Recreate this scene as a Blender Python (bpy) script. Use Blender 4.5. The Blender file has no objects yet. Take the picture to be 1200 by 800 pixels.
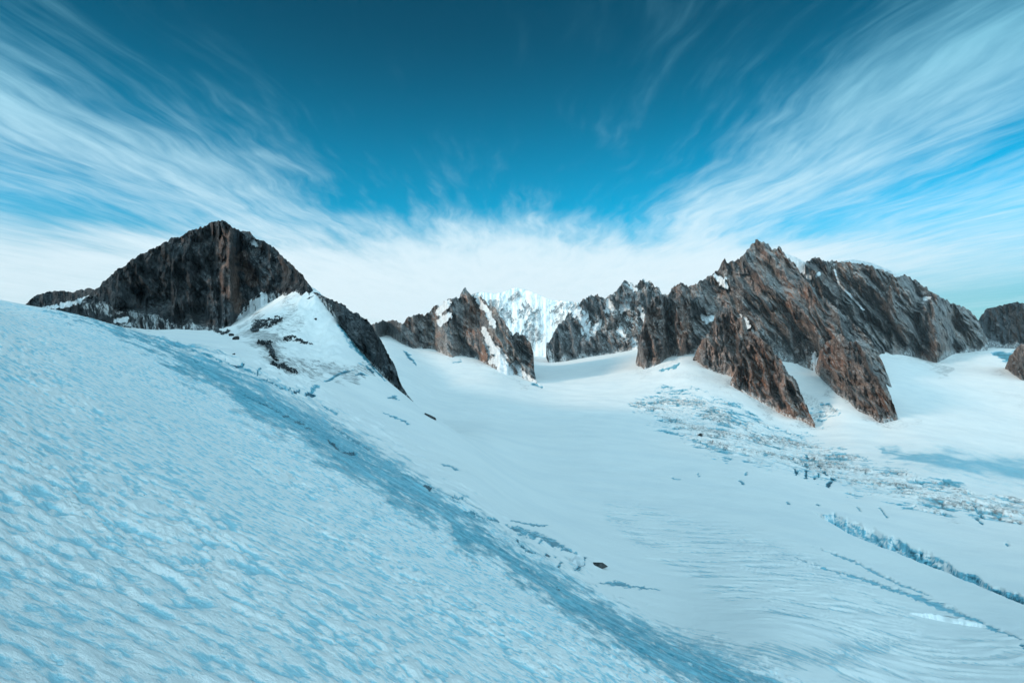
import bpy, math
import numpy as np

# ------------------------------------------------------------------ camera, sky, sun
S = bpy.context.scene
COL = S.collection
F = 715.0                                   # focal length in picture widths of 1200 (80 degrees across)
cam_d = bpy.data.cameras.new("camera")
cam_d.sensor_width = 36.0
cam_d.lens = 36.0 * F / 1200.0
cam_d.clip_start = 0.5
cam_d.clip_end = 60000.0
cam = bpy.data.objects.new("camera", cam_d)
COL.objects.link(cam)
cam.location = (0, 0, 0)
cam.rotation_euler = (math.radians(90), 0, 0)
S.camera = cam

SUN_EL = math.radians(19)                   # low sun, behind and to the left of the camera
SUN_TO = (0.91, 0.42)                       # horizontal travel direction of the light
sun_d = bpy.data.lights.new("sun", 'SUN')
sun_d.energy = 1.8
sun_d.angle = math.radians(10)
sun_d.color = (1.0, 0.74, 0.54)
sun = bpy.data.objects.new("sun", sun_d)
COL.objects.link(sun)
from mathutils import Vector
_dir = Vector((SUN_TO[0] * math.cos(SUN_EL), SUN_TO[1] * math.cos(SUN_EL), -math.sin(SUN_EL)))
sun.rotation_euler = _dir.to_track_quat('-Z', 'Y').to_euler()
SUN_ROT = math.atan2(-SUN_TO[0], -SUN_TO[1])  # compass angle of the sun, clockwise from +Y

S.view_settings.view_transform = 'Standard'
S.view_settings.look = 'None'
S.view_settings.gamma = 1.0
S.view_settings.exposure = 0.68
S.cycles.use_denoising = True
S.cycles.max_bounces = 6
S.cycles.diffuse_bounces = 3


class N:
    """small helper for wiring nodes"""
    def __init__(self, tree):
        self.t = tree
        self.n = tree.nodes
        self.l = tree.links

    def new(self, typ, **kw):
        nd = self.n.new(typ)
        for k, v in kw.items():
            setattr(nd, k, v)
        return nd

    def put(self, sock, val):
        if isinstance(val, bpy.types.NodeSocket):
            self.l.new(val, sock)
        elif isinstance(val, (tuple, list)) and len(val) == 3 and sock.type == 'RGBA':
            sock.default_value = (*val, 1)
        else:
            sock.default_value = val

    def m(self, op, a, b=0.0, c=0.0, clamp=False):
        nd = self.new('ShaderNodeMath', operation=op, use_clamp=clamp)
        self.put(nd.inputs[0], a)
        self.put(nd.inputs[1], b)
        self.put(nd.inputs[2], c)
        return nd.outputs[0]

    def ss(self, x, lo, hi, to0=0.0, to1=1.0, smooth=True):
        nd = self.new('ShaderNodeMapRange', interpolation_type='SMOOTHSTEP' if smooth else 'LINEAR')
        nd.clamp = True
        for s, v in zip(('Value', 'From Min', 'From Max', 'To Min', 'To Max'), (x, lo, hi, to0, to1)):
            self.put(nd.inputs[s], v)
        return nd.outputs[0]

    def mix(self, fac, a, b, mode='MIX'):
        nd = self.new('ShaderNodeMix', data_type='RGBA', blend_type=mode)
        self.put(nd.inputs[0], fac)
        self.put(nd.inputs[6], a)
        self.put(nd.inputs[7], b)
        return nd.outputs[2]

    def xyz(self, x, y, z=0.0):
        nd = self.new('ShaderNodeCombineXYZ')
        for i, v in enumerate((x, y, z)):
            self.put(nd.inputs[i], v)
        return nd.outputs[0]

    def sep(self, v):
        nd = self.new('ShaderNodeSeparateXYZ')
        self.put(nd.inputs[0], v)
        return nd.outputs

    def noise(self, vec, scale, detail=4.0, rough=0.55, dist=0.0):
        nd = self.new('ShaderNodeTexNoise')
        self.put(nd.inputs['Vector'], vec)
        self.put(nd.inputs['Scale'], scale)
        self.put(nd.inputs['Detail'], detail)
        self.put(nd.inputs['Roughness'], rough)
        self.put(nd.inputs['Distortion'], dist)
        return nd.outputs['Fac']

    def scale(self, v, s):
        nd = self.new('ShaderNodeVectorMath', operation='MULTIPLY')
        self.put(nd.inputs[0], v)
        nd.inputs[1].default_value = s
        return nd.outputs[0]


def build_world():
    w = bpy.data.worlds.new("World")
    S.world = w
    w.use_nodes = True
    w.node_tree.nodes.clear()
    g = N(w.node_tree)
    out = g.new('ShaderNodeOutputWorld')
    bg = g.new('ShaderNodeBackground')
    bg.inputs['Strength'].default_value = 0.10
    g.l.new(bg.outputs[0], out.inputs[0])
    sky = g.new('ShaderNodeTexSky', sky_type='NISHITA')
    sky.sun_disc = False
    sky.sun_elevation = SUN_EL
    sky.sun_rotation = SUN_ROT
    sky.altitude = 3400
    sky.air_density = 1.0
    sky.dust_density = 0.3
    sky.ozone_density = 3.0
    # the clear air: the teal cast of the picture
    # cirrus: parallel bands of ice cloud in a flat layer, seen in perspective
    d = g.new('ShaderNodeTexCoord').outputs['Generated']
    x, y, z = g.sep(d)
    clear = g.mix(1.0, sky.outputs[0], SKY_TINT, 'MULTIPLY')
    deep = g.m('MULTIPLY', g.ss(z, 0.14, 0.50, 1.34, 0.52), g.ss(z, 0.03, 0.20, 0.36, 1.0))                    # thinner air overhead is darker
    clear = g.mix(1.0, clear, g.xyz(deep, deep, deep), 'MULTIPLY')
    zz = g.m('ADD', g.m('MAXIMUM', z, 0.0), 0.012)
    X = g.m('DIVIDE', x, zz)
    Y = g.m('DIVIDE', y, zz)
    # slow wander of the bands
    wv = g.xyz(g.m('MULTIPLY', X, 0.35), g.m('MULTIPLY', Y, 0.16), 3.7)
    wander = g.m('MULTIPLY', g.m('SUBTRACT', g.noise(wv, 1.0, 3.0), 0.5), 1.3)
    lift = g.m('MULTIPLY', g.m('MAXIMUM', g.m('SUBTRACT', 3.1, Y), 0.0), g.ss(X, -0.6, 0.2, 0.30, 0.0))
    Xw = g.m('ADD', g.m('ADD', X, wander), lift)
    # coverage by band
    ramp = g.new('ShaderNodeValToRGB')
    ramp.color_ramp.interpolation = 'B_SPLINE'
    g.put(ramp.inputs[0], g.ss(Xw, -10.0, 10.0, smooth=False))
    els = ramp.color_ramp.elements
    pts = COVER
    els[0].position = (pts[0][0] + 10) / 20
    els[0].color = (pts[0][1],) * 3 + (1,)
    els[1].position = (pts[-1][0] + 10) / 20
    els[1].color = (pts[-1][1],) * 3 + (1,)
    for p, v in pts[1:-1]:
        e = els.new((p + 10) / 20)
        e.color = (v, v, v, 1)
    cov = ramp.outputs[0]
    # the far sheet: everything joins towards the horizon ahead
    Yw = g.m('ADD', Y, g.m('MULTIPLY', g.m('SUBTRACT', g.noise(g.xyz(g.m('MULTIPLY', X, 1.6), g.m('MULTIPLY', Y, 0.3), 5.0), 1.0, 4.0), 0.5), 3.5))
    far = g.m('MULTIPLY', g.ss(Yw, 3.2, 6.9, 0.0, 0.97), g.ss(g.m('ABSOLUTE', g.m('ADD', Xw, 0.6)), 3.0, 7.5, 1.0, 0.35))
    cov = g.m('MAXIMUM', cov, far)
    # the fibres, drawn out along the wind, bent by slower air
    wander2 = g.m('SUBTRACT', g.noise(g.xyz(g.m('MULTIPLY', X, 0.9), g.m('MULTIPLY', Y, 0.75), 41.0), 1.0, 3.0, 0.5), 0.5)
    def fibres(sx, sy, seed, warp, det=5.0, rough=0.6):
        bend = g.m('ADD', X, g.m('ADD', g.m('MULTIPLY', wander, 0.5), g.m('MULTIPLY', wander2, warp)))
        q = g.xyz(g.m('MULTIPLY', bend, sx), g.m('MULTIPLY', Y, sy), seed)
        return g.noise(q, 1.0, det, rough, 0.25)
    f1 = fibres(1.5, 0.55, 1.3, 0.3)
    f2 = fibres(4.2, 1.0, 8.1, 0.36, 5.0, 0.56)
    f3 = fibres(11.0, 1.5, 15.7, 0.42, 5.0, 0.56)
    f4 = fibres(26.0, 2.6, 27.1, 0.45, 3.0, 0.5)
    soft = g.noise(g.xyz(g.m('MULTIPLY', X, 0.8), g.m('MULTIPLY', Y, 0.5), 21.0), 1.0, 5.0, 0.6)
    fib = g.m('ADD', g.m('ADD', g.m('MULTIPLY', f1, 0.26), g.m('MULTIPLY', f2, 0.30)),
              g.m('ADD', g.m('MULTIPLY', f3, 0.22), g.m('ADD', g.m('MULTIPLY', f4, 0.10), g.m('MULTIPLY', soft, 0.12))))
    # where coverage is low only the strongest fibres show
    fn = g.m('MULTIPLY', g.m('SUBTRACT', fib, 0.5), g.ss(z, 0.05, 0.24, 0.8, 2.5))
    dens = g.m('ADD', cov, g.m('MULTIPLY', fn, g.ss(cov, 0.0, 0.3, 0.62, 1.0)))
    dens = g.ss(dens, 0.12, 1.08, 0.0, 1.0)
    dens = g.m('MULTIPLY', dens, g.ss(z, 0.08, 0.48, 0.97, 0.62))
    # horizon whitening, low air full of ice haze
    low = g.m('MULTIPLY', g.ss(z, 0.0, 0.22, 1.0, 0.0), 0.5)
    low = g.m('MULTIPLY', low, g.ss(g.m('ABSOLUTE', X), 5.0, 11.0, 1.0, 0.35))
    dens = g.m('SUBTRACT', 1.0, g.m('MULTIPLY', g.m('SUBTRACT', 1.0, dens), g.m('SUBTRACT', 1.0, low)))
    # added, unseen: behind the camera a bright cloud sheet fills the snow with light
    fill_veil = g.ss(y, -0.25, 0.25, 0.96, 0.0)
    dens = g.m('MAXIMUM', dens, fill_veil)
    below = g.ss(z, -0.04, 0.0)
    ctint = g.mix(g.ss(z, 0.10, 0.45), CLOUD, HIGH)
    col = g.mix(dens, clear, g.mix(fill_veil, ctint, FILL_VEIL))
    col = g.mix(below, (2.6, 4.2, 5.0), col)
    g.l.new(col, bg.inputs['Color'])


SKY_TINT = (0.0, 0.80, 0.76)
FILL_VEIL = (7.4, 11.4, 13.2)
CLOUD = (5.0, 5.95, 6.4)
HIGH = (2.0, 5.2, 6.5)
COVER = [(-10, .85), (-6, .92), (-4.8, .80), (-3.8, .30), (-3.2, .34), (-2.4, .66), (-1.9, .74), (-1.55, .52), (-1.2, .22), (-0.7, .10),
         (0.0, .07), (0.4, .12), (0.8, .17), (1.15, .40), (1.55, .82), (1.95, .66), (2.35, .26), (2.9, .55), (4.2, .62), (6.5, .50), (8, .26), (10, .5)]
build_world()


# ------------------------------------------------------------------ noise and geometry helpers
def _h(ix, iy, s):
    with np.errstate(over='ignore'):
        h = (ix.astype(np.int64) * 374761393 + iy.astype(np.int64) * 668265263 + s * 974634777) & 0xffffffff
        h = ((h ^ (h >> 13)) * 1274126177) & 0xffffffff
        h = h ^ (h >> 16)
        h = (h * 2246822519) & 0xffffffff
        h = h ^ (h >> 15)
    return h


def _r(ix, iy, s):
    return (_h(ix, iy, s) & 0xffffff) / float(0x1000000)


def perlin(x, y, s=0):
    x0 = np.floor(x)
    y0 = np.floor(y)
    fx, fy = x - x0, y - y0
    ux = fx * fx * fx * (fx * (fx * 6 - 15) + 10)
    uy = fy * fy * fy * (fy * (fy * 6 - 15) + 10)
    out = 0.0
    for dx in (0, 1):
        for dy in (0, 1):
            a = _r(x0 + dx, y0 + dy, s) * (2 * np.pi)
            g = np.cos(a) * (fx - dx) + np.sin(a) * (fy - dy)
            out = out + g * (ux if dx else 1 - ux) * (uy if dy else 1 - uy)
    return out * 1.5


def fbm(x, y, s=0, o=4, gain=0.5):
    t, a = 0.0, 1.0
    for k in range(o):
        t = t + a * perlin(x * 2.03 ** k + 17.3 * k, y * 2.03 ** k - 9.1 * k, s + k)
        a *= gain
    return t


def ridged(x, y, s=0, o=4, gain=0.5):
    t, a, w = 0.0, 1.0, 1.0
    for k in range(o):
        n = 1 - np.abs(perlin(x * 2.07 ** k + 5.3 * k, y * 2.07 ** k + 3.1 * k, s + k)) * 1.6
        n = np.clip(n, 0, 1) ** 1.6
        t = t + a * n * w
        w = np.clip(n * 1.6, 0.15, 1)
        a *= gain
    return t


def facets(x, y, s=0):
    """chiselled blocks: the highest of many tilted pyramids"""
    x0, y0 = np.floor(x), np.floor(y)
    best = np.full(np.shape(x), -9.0)
    for dx in (-1, 0, 1):
        for dy in (-1, 0, 1):
            cx, cy = x0 + dx, y0 + dy
            px_ = cx + _r(cx, cy, s)
            py_ = cy + _r(cx, cy, s + 1)
            h = _r(cx, cy, s + 2)
            gx = _r(cx, cy, s + 3) - 0.5
            gy = _r(cx, cy, s + 4) - 0.5
            ex, ey = x - px_, y - py_
            v = 0.7 * h + 0.7 * gx * ex + 0.7 * gy * ey - 0.95 * np.maximum(np.abs(ex + 0.3 * ey), np.abs(ey - 0.3 * ex))
            best = np.maximum(best, v)
    return best


def cells(x, y, s=0):
    """flat topped blocks split by clefts: height of the nearest block, and how near its edge"""
    x0, y0 = np.floor(x), np.floor(y)
    d1 = np.full(np.shape(x), 9.0)
    d2 = np.full(np.shape(x), 9.0)
    hh = np.zeros(np.shape(x))
    for dx in (-1, 0, 1):
        for dy in (-1, 0, 1):
            cx, cy = x0 + dx, y0 + dy
            ex, ey = x - cx - _r(cx, cy, s), y - cy - _r(cx, cy, s + 1)
            d = np.hypot(ex, ey)
            h = _r(cx, cy, s + 2) + 0.5 * (_r(cx, cy, s + 3) - 0.5) * ex + 0.5 * (_r(cx, cy, s + 4) - 0.5) * ey
            new = d < d1
            d2 = np.where(new, d1, np.minimum(d2, d))
            hh = np.where(new, h, hh)
            d1 = np.where(new, d, d1)
    return hh, d2 - d1


def sst(x, a, b):
    t = np.clip((x - a) / (b - a), 0, 1)
    return t * t * (3 - 2 * t)


def band(px, py, pts):
    """1 on the polyline, 0 at its half-width (x, y, half-width) away from it"""
    m = np.zeros(np.shape(px))
    pts = [np.array(p, float) for p in pts]
    if len(pts) == 1:
        pts = pts * 2
    for a, b in zip(pts[:-1], pts[1:]):
        vx, vy = b[0] - a[0], b[1] - a[1]
        L = vx * vx + vy * vy + 1e-9
        t = np.clip(((px - a[0]) * vx + (py - a[1]) * vy) / L, 0, 1)
        dd = np.hypot(px - a[0] - t * vx, py - a[1] - t * vy)
        w = a[2] + (b[2] - a[2]) * t
        m = np.maximum(m, 1 - dd / w)
    return m


def uvd(px, py):
    return (np.asarray(px, float) - 600) / F, (400 - np.asarray(py, float)) / F


def set_props(o, label=None, cat=None, group=None, kind=None):
    if label: o["label"] = label
    if cat: o["category"] = cat
    if group: o["group"] = group
    if kind: o["kind"] = kind
    return o


def mesh_obj(name, verts, quads, mat, parent=None, attrs=None, smooth=True):
    me = bpy.data.meshes.new(name)
    nv, nf = len(verts), len(quads)
    k = quads.shape[1]
    me.vertices.add(nv)
    me.vertices.foreach_set("co", np.ascontiguousarray(verts, dtype=np.float32).ravel())
    me.loops.add(nf * k)
    me.loops.foreach_set("vertex_index", np.ascontiguousarray(quads, dtype=np.int32).ravel())
    me.polygons.add(nf)
    me.polygons.foreach_set("loop_start", np.arange(0, nf * k, k, dtype=np.int32))
    me.polygons.foreach_set("loop_total", np.full(nf, k, dtype=np.int32))
    me.update(calc_edges=True)
    me.polygons.foreach_set("use_smooth", np.full(nf, smooth, dtype=bool))
    for an, av in (attrs or {}).items():
        at = me.attributes.new(an, 'FLOAT', 'POINT')
        at.data.foreach_set("value", np.ascontiguousarray(av, dtype=np.float32))
    me.materials.append(mat)
    o = bpy.data.objects.new(name, me)
    COL.objects.link(o)
    if parent:
        o.parent = parent
    return o


def submesh(verts, quads, keep, attrs):
    q = quads[keep]
    used, inv = np.unique(q.ravel(), return_inverse=True)
    return verts[used], inv.reshape(q.shape), {k: v[used] for k, v in attrs.items()}


def grid_quads(ni, nj):
    i, j = np.meshgrid(np.arange(ni - 1), np.arange(nj - 1), indexing='ij')
    a = (i * nj + j).ravel()
    return np.stack([a, a + nj, a + nj + 1, a + 1], 1)


# ------------------------------------------------------------------ materials
def new_mat(name):
    m = bpy.data.materials.new(name)
    m.use_nodes = True
    g = N(m.node_tree)
    b = g.n['Principled BSDF']
    return m, g, b


def attr(g, name):
    nd = g.new('ShaderNodeAttribute')
    nd.attribute_name = name
    return nd.outputs['Fac']


def bump(g, h, dist, strength=1.0, normal=None):
    nd = g.new('ShaderNodeBump')
    nd.inputs['Strength'].default_value = strength
    nd.inputs['Distance'].default_value = dist
    g.put(nd.inputs['Height'], h)
    if normal is not None:
        g.put(nd.inputs['Normal'], normal)
    return nd.outputs[0]


def snow_material():
    m, g, b = new_mat("snow")
    p = g.new('ShaderNodeTexCoord').outputs['Object']
    ice, dirt, near, crest = attr(g, 'ice'), attr(g, 'dirt'), attr(g, 'near'), attr(g, 'crest')
    far = g.m('SUBTRACT', 1.0, near)
    # firn snow, slightly uneven
    big = g.noise(p, 0.02, 5, 0.6)
    c = g.mix(g.ss(big, 0.35, 0.7), g.mix(near, (0.79, 0.80, 0.795), (0.88, 0.905, 0.91)), g.mix(near, (0.73, 0.755, 0.765), (0.80, 0.85, 0.87)))
    # near slope: rows of loose white snow grains on a bluer, icy crust
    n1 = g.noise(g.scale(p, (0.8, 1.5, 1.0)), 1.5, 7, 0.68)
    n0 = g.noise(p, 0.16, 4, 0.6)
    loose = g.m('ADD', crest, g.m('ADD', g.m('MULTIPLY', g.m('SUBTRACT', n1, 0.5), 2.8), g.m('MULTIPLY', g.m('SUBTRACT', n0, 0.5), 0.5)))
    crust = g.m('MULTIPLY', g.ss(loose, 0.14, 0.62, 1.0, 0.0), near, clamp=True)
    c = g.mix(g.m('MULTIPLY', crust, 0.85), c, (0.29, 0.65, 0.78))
    # bare glacier ice, streaked, also standing in for patches of blue shade
    x, y, z = g.sep(p)
    sp = g.xyz(g.m('MULTIPLY', g.m('SUBTRACT', x, g.m('MULTIPLY', y, 0.41)), 0.07), g.m('MULTIPLY', g.m('ADD', y, g.m('MULTIPLY', x, 0.41)), 0.55), 0.0)
    streak = g.noise(sp, 1.0, 9, 0.70)
    grain = g.noise(p, 0.9, 6, 0.7)
    st = g.m('ADD', g.m('MULTIPLY', streak, 0.65), g.m('MULTIPLY', grain, 0.35))
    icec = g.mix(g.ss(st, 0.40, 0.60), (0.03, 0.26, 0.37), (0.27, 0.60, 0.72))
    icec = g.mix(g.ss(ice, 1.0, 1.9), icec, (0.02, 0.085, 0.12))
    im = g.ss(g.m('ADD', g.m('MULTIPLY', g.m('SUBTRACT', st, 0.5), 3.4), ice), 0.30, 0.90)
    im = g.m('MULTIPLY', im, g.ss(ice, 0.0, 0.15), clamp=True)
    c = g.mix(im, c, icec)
    # grit melted out of the snow
    gr = g.noise(g.scale(p, (1.0, 1.0, 1.0)), 0.16, 8, 0.75)
    dm = g.m('MULTIPLY', g.ss(g.m('ADD', g.m('MULTIPLY', g.m('SUBTRACT', gr, 0.5), 2.5), dirt), 0.45, 1.05), g.ss(dirt, 0.0, 0.2), clamp=True)
    c = g.mix(g.m('MULTIPLY', dm, 0.8), c, (0.15, 0.16, 0.165))
    # a few dark grains on the near slope
    vor = g.new('ShaderNodeTexVoronoi')
    g.put(vor.inputs['Vector'], p)
    vor.inputs['Scale'].default_value = 0.9
    spk = g.m('MULTIPLY', g.ss(vor.outputs['Distance'], 0.03, 0.055, 1.0, 0.0), g.m('MULTIPLY', near, g.ss(n0, 0.5, 0.6)))
    c = g.mix(g.m('MULTIPLY', spk, 0.7), c, (0.10, 0.22, 0.28))
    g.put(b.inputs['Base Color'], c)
    g.put(b.inputs['Roughness'], g.ss(im, 0.0, 1.0, 0.75, 0.42))
    b.inputs['Specular IOR Level'].default_value = 0.3
    h1 = g.m('ADD', n1, g.m('MULTIPLY', g.noise(p, 4.5, 5, 0.7), 0.35))
    nrm = bump(g, g.m('MULTIPLY', h1, near), 0.30, 1.0)
    f2 = g.noise(p, 0.12, 8, 0.62)
    nrm = bump(g, g.m('MULTIPLY', f2, far), 1.2, 0.6, nrm)
    nrm = bump(g, g.m('MULTIPLY', st, g.m('MULTIPLY', im, 1.0)), 0.5, 0.7, nrm)
    g.put(b.inputs['Normal'], nrm)
    return m


def rock_material(name, dark, light, red, bscale, dust=0.35, ledge=(0.50, 0.78), warmth=(1.05, 0.90, 0.80)):
    m, g, b = new_mat(name)
    p = g.new('ShaderNodeTexCoord').outputs['Object']
    x, y, z = g.sep(p)
    sk = g.xyz(g.m('ADD', x, g.m('MULTIPLY', z, attr(g, 'lean'))), y, z)
    geo = g.new('ShaderNodeNewGeometry')
    nz = g.sep(geo.outputs['Normal'])[2]
    ra, to = attr(g, 'red'), attr(g, 'tone')
    s = g.scale(sk, (1.0, 1.0, 0.30))
    n1 = g.noise(s, bscale * 0.6, 9, 0.70, 0.5)
    n2 = g.noise(s, bscale * 3.0, 8, 0.72, 0.5)
    n4 = g.noise(g.scale(sk, (1.0, 1.0, 0.5)), bscale * 6.0, 6, 0.75)
    n3 = g.noise(p, bscale * 0.12, 5, 0.6)
    n5 = g.noise(g.scale(sk, (1.0, 1.0, 0.18)), bscale * 0.45, 4, 0.55)
    v = g.m('ADD', g.m('MULTIPLY', n1, 0.32), g.m('ADD', g.m('MULTIPLY', n2, 0.30), g.m('ADD', g.m('MULTIPLY', n4, 0.12), g.m('MULTIPLY', n5, 0.26))))
    warm = tuple(q * k for q, k in zip(light, warmth))
    c = g.mix(g.ss(v, 0.40, 0.60), dark, g.mix(g.ss(n3, 0.40, 0.62), light, warm))
    rr = g.m('MULTIPLY', ra, g.ss(g.m('ADD', n3, g.m('MULTIPLY', n1, 0.5)), 0.55, 0.95), clamp=True)
    c = g.mix(rr, c, g.mix(g.ss(v, 0.36, 0.64), tuple(q * 0.28 for q in red), red))
    c = g.mix(g.m('MULTIPLY', to, 0.85), c, tuple(q * 0.45 for q in dark))
    # joints and cracks
    w = g.noise(g.scale(sk, (1.0, 1.0, 0.16)), bscale * 1.5, 5, 0.6)
    crack = g.ss(g.m('ABSOLUTE', g.m('SUBTRACT', w, 0.5)), 0.0, 0.03, 1.0, 0.0)
    w2 = g.noise(g.scale(p, (0.5, 0.5, 1.3)), bscale * 1.2, 5, 0.6)
    crack2 = g.ss(g.m('ABSOLUTE', g.m('SUBTRACT', w2, 0.5)), 0.0, 0.014, 1.0, 0.0)
    crack = g.m('MAXIMUM', crack, g.m('MULTIPLY', crack2, 0.7))
    c = g.mix(g.m('MULTIPLY', crack, 0.8), c, tuple(q * 0.3 for q in dark))
    # snow and frost caught on ledges
    led = g.m('MULTIPLY', g.ss(nz, *ledge), g.ss(g.m('ADD', n2, g.m('MULTIPLY', n3, 0.7)), 0.80, 0.98))
    led = g.m('MULTIPLY', led, dust, clamp=True)
    ft = g.ss(g.m('ADD', attr(g, 'foot'), g.m('ADD', g.m('MULTIPLY', g.m('SUBTRACT', n2, 0.5), 3.0), g.m('MULTIPLY', g.m('SUBTRACT', n4, 0.5), 1.6))), 0.80, 1.35)
    led = g.m('MAXIMUM', led, g.m('MULTIPLY', ft, g.m('MULTIPLY', g.ss(attr(g, 'foot'), 0.0, 0.3), 0.75)))
    c = g.mix(led, c, (0.66, 0.72, 0.75))
    g.put(b.inputs['Base Color'], c)
    b.inputs['Roughness'].default_value = 0.9
    b.inputs['Specular IOR Level'].default_value = 0.2
    h = g.m('ADD', n1, g.m('ADD', g.m('MULTIPLY', n2, 0.5), g.m('MULTIPLY', n4, 0.3)))
    h = g.m('SUBTRACT', h, g.m('MULTIPLY', crack, 0.15))
    g.put(b.inputs['Normal'], bump(g, h, 0.26 / bscale, 1.0))
    return m


def plain_snow(name, col, col2, bscale):
    m, g, b = new_mat(name)
    p = g.new('ShaderNodeTexCoord').outputs['Object']
    n = g.noise(p, bscale, 6, 0.6)
    n2 = g.noise(g.scale(p, (1, 1, 0.25)), bscale * 2.5, 6, 0.65)
    g.put(b.inputs['Base Color'], g.mix(g.ss(g.m('ADD', g.m('MULTIPLY', n, .5), g.m('MULTIPLY', n2, .5)), 0.38, 0.62), col, col2))
    b.inputs['Roughness'].default_value = 0.7
    b.inputs['Specular IOR Level'].default_value = 0.3
    g.put(b.inputs['Normal'], bump(g, n2, 0.5 / bscale, 0.6))
    return m


M_SNOW = snow_material()
M_ROCK = rock_material("granite", (0.040, 0.044, 0.048), (0.33, 0.335, 0.34), (0.42, 0.235, 0.165), 0.035)
M_ROCK_DARK = rock_material("dark_gneiss", (0.012, 0.015, 0.018), (0.070, 0.082, 0.090), (0.31, 0.205, 0.165), 0.07, 0.12, warmth=(0.9, 0.95, 1.0))
M_ROCK_HAZED = rock_material("haze_tinted_rock", (0.20, 0.23, 0.25), (0.46, 0.49, 0.51), (0.3, 0.25, 0.22), 0.012, 1.0, (0.1, 0.45))  # snow-dusted ribs, colour lightened to imitate haze
M_ROCK_FAR = rock_material("far_granite", (0.06, 0.068, 0.074), (0.27, 0.28, 0.29), (0.24, 0.17, 0.14), 0.022, 1.0, (0.18, 0.55))
M_ROCK_NEAR = rock_material("boulder_rock", (0.006, 0.008, 0.010), (0.035, 0.042, 0.047), (0.06, 0.05, 0.04), 0.6, 0.1)
M_PATCH = plain_snow("couloir_snow", (0.70, 0.75, 0.78), (0.48, 0.54, 0.58), 0.03)
M_DOME = plain_snow("high_snow", (0.82, 0.85, 0.86), (0.72, 0.77, 0.79), 0.004)
M_SERAC = plain_snow("serac_ice", (0.78, 0.82, 0.84), (0.50, 0.58, 0.62), 0.09)
M_ICE = plain_snow("blue_ice", (0.035, 0.12, 0.16), (0.16, 0.33, 0.40), 0.12)

# ------------------------------------------------------------------ the lie of the land
SLOPE = (-0.5, -0.22, -12.0)                # the near snow slope: z = a x + b y + c


def slope_d(px, py):
    u, v = uvd(px, py)
    return SLOPE[2] / (v - SLOPE[0] * u - SLOPE[1])


CTRL = []                                    # (x, y, z)


def ctl(px, py, d):
    u, v = uvd(px, py)
    CTRL.append((u * d, d, v * d))


for p in [(0, 800), (0, 680), (0, 560), (0, 460), (0, 400), (120, 470), (110, 420), (200, 520), (200, 640), (200, 800), (350, 560),
          (400, 660), (400, 800), (540, 660), (600, 760), (700, 790), (260, 470), (640, 700), (800, 800)]:
    ctl(*p, slope_d(*p))
# rim of the slope, where it turns over, then the ground beyond it
for p in [(0, 356, 120), (60, 364, 140), (110, 376, 150), (200, 412, 150), (300, 458, 140), (400, 518, 132), (500, 575, 118), (600, 640, 103),
          (700, 708, 92), (800, 762, 84), (900, 802, 80),
          (0, 366, 300), (60, 372, 330), (110, 378, 380),
          (200, 402, 330), (200, 392, 560), (205, 386, 780), (100, 376, 700), (30, 366, 760), (-60, 345, 700),
          (300, 440, 260), (300, 415, 450), (280, 388, 720), (300, 372, 790), (345, 347, 830), (368, 340, 850),
          (400, 500, 215), (400, 465, 380), (385, 430, 560), (370, 390, 720), (395, 376, 790), (430, 420, 740), (465, 456, 680), (480, 468, 650),
          (450, 480, 420), (500, 530, 290), (515, 492, 560),
          (500, 555, 180), (560, 560, 250),
          # beyond the shoulder the ground drops into the glacier basin
          (440, 445, 1050), (480, 480, 950), (520, 505, 760), (440, 425, 1700), (480, 445, 1500), (400, 410, 1300),
          (450, 403, 2600), (445, 396, 3000), (480, 408, 2900), (530, 419, 2700), (578, 432, 2500), (626, 448, 2300), (515, 450, 1900),
          (560, 470, 1500), (560, 505, 850), (560, 530, 450),
          (600, 620, 150), (600, 585, 280), (600, 545, 560), (600, 505, 1000), (600, 470, 1600), (650, 432, 3300), (640, 424, 4300),
          (690, 418, 4300), (740, 412, 4000), (700, 440, 2600), (700, 480, 1500), (700, 530, 800), (700, 590, 430), (700, 650, 210),
          (800, 740, 108), (800, 700, 165), (800, 650, 265), (800, 600, 430), (800, 550, 720), (800, 500, 1300), (790, 460, 1900),
          (750, 432, 2600), (800, 420, 2550), (830, 433, 2350), (860, 448, 2150), (905, 478, 1900), (954, 497, 1750),
          (930, 440, 2300), (920, 418, 2700), (958, 432, 2500),
          (1000, 740, 150), (1000, 700, 210), (1000, 650, 335), (1000, 600, 560), (1000, 560, 880), (1000, 520, 1400),
          (985, 465, 2000), (1030, 494, 1750), (1052, 488, 1800), (1040, 450, 2300), (1050, 418, 3100), (1090, 425, 3200), (1150, 412, 3700),
          (1100, 450, 2500), (1185, 438, 2900), (1170, 410, 3800), (1250, 430, 3000), (1280, 405, 3900),
          (1100, 500, 1700), (1100, 550, 1050), (1100, 600, 650), (1100, 650, 400), (1100, 720, 215), (1100, 790, 130),
          (1200, 790, 140), (1200, 740, 200), (1200, 700, 275), (1200, 650, 440), (1200, 600, 760), (1200, 550, 1250), (1200, 500, 1900),
          (1300, 700, 300), (1300, 600, 800), (1300, 500, 1900), (900, 740, 115), (900, 690, 195), (900, 640, 310), (900, 590, 530), (900, 540, 900)]:
    ctl(*p)
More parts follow.
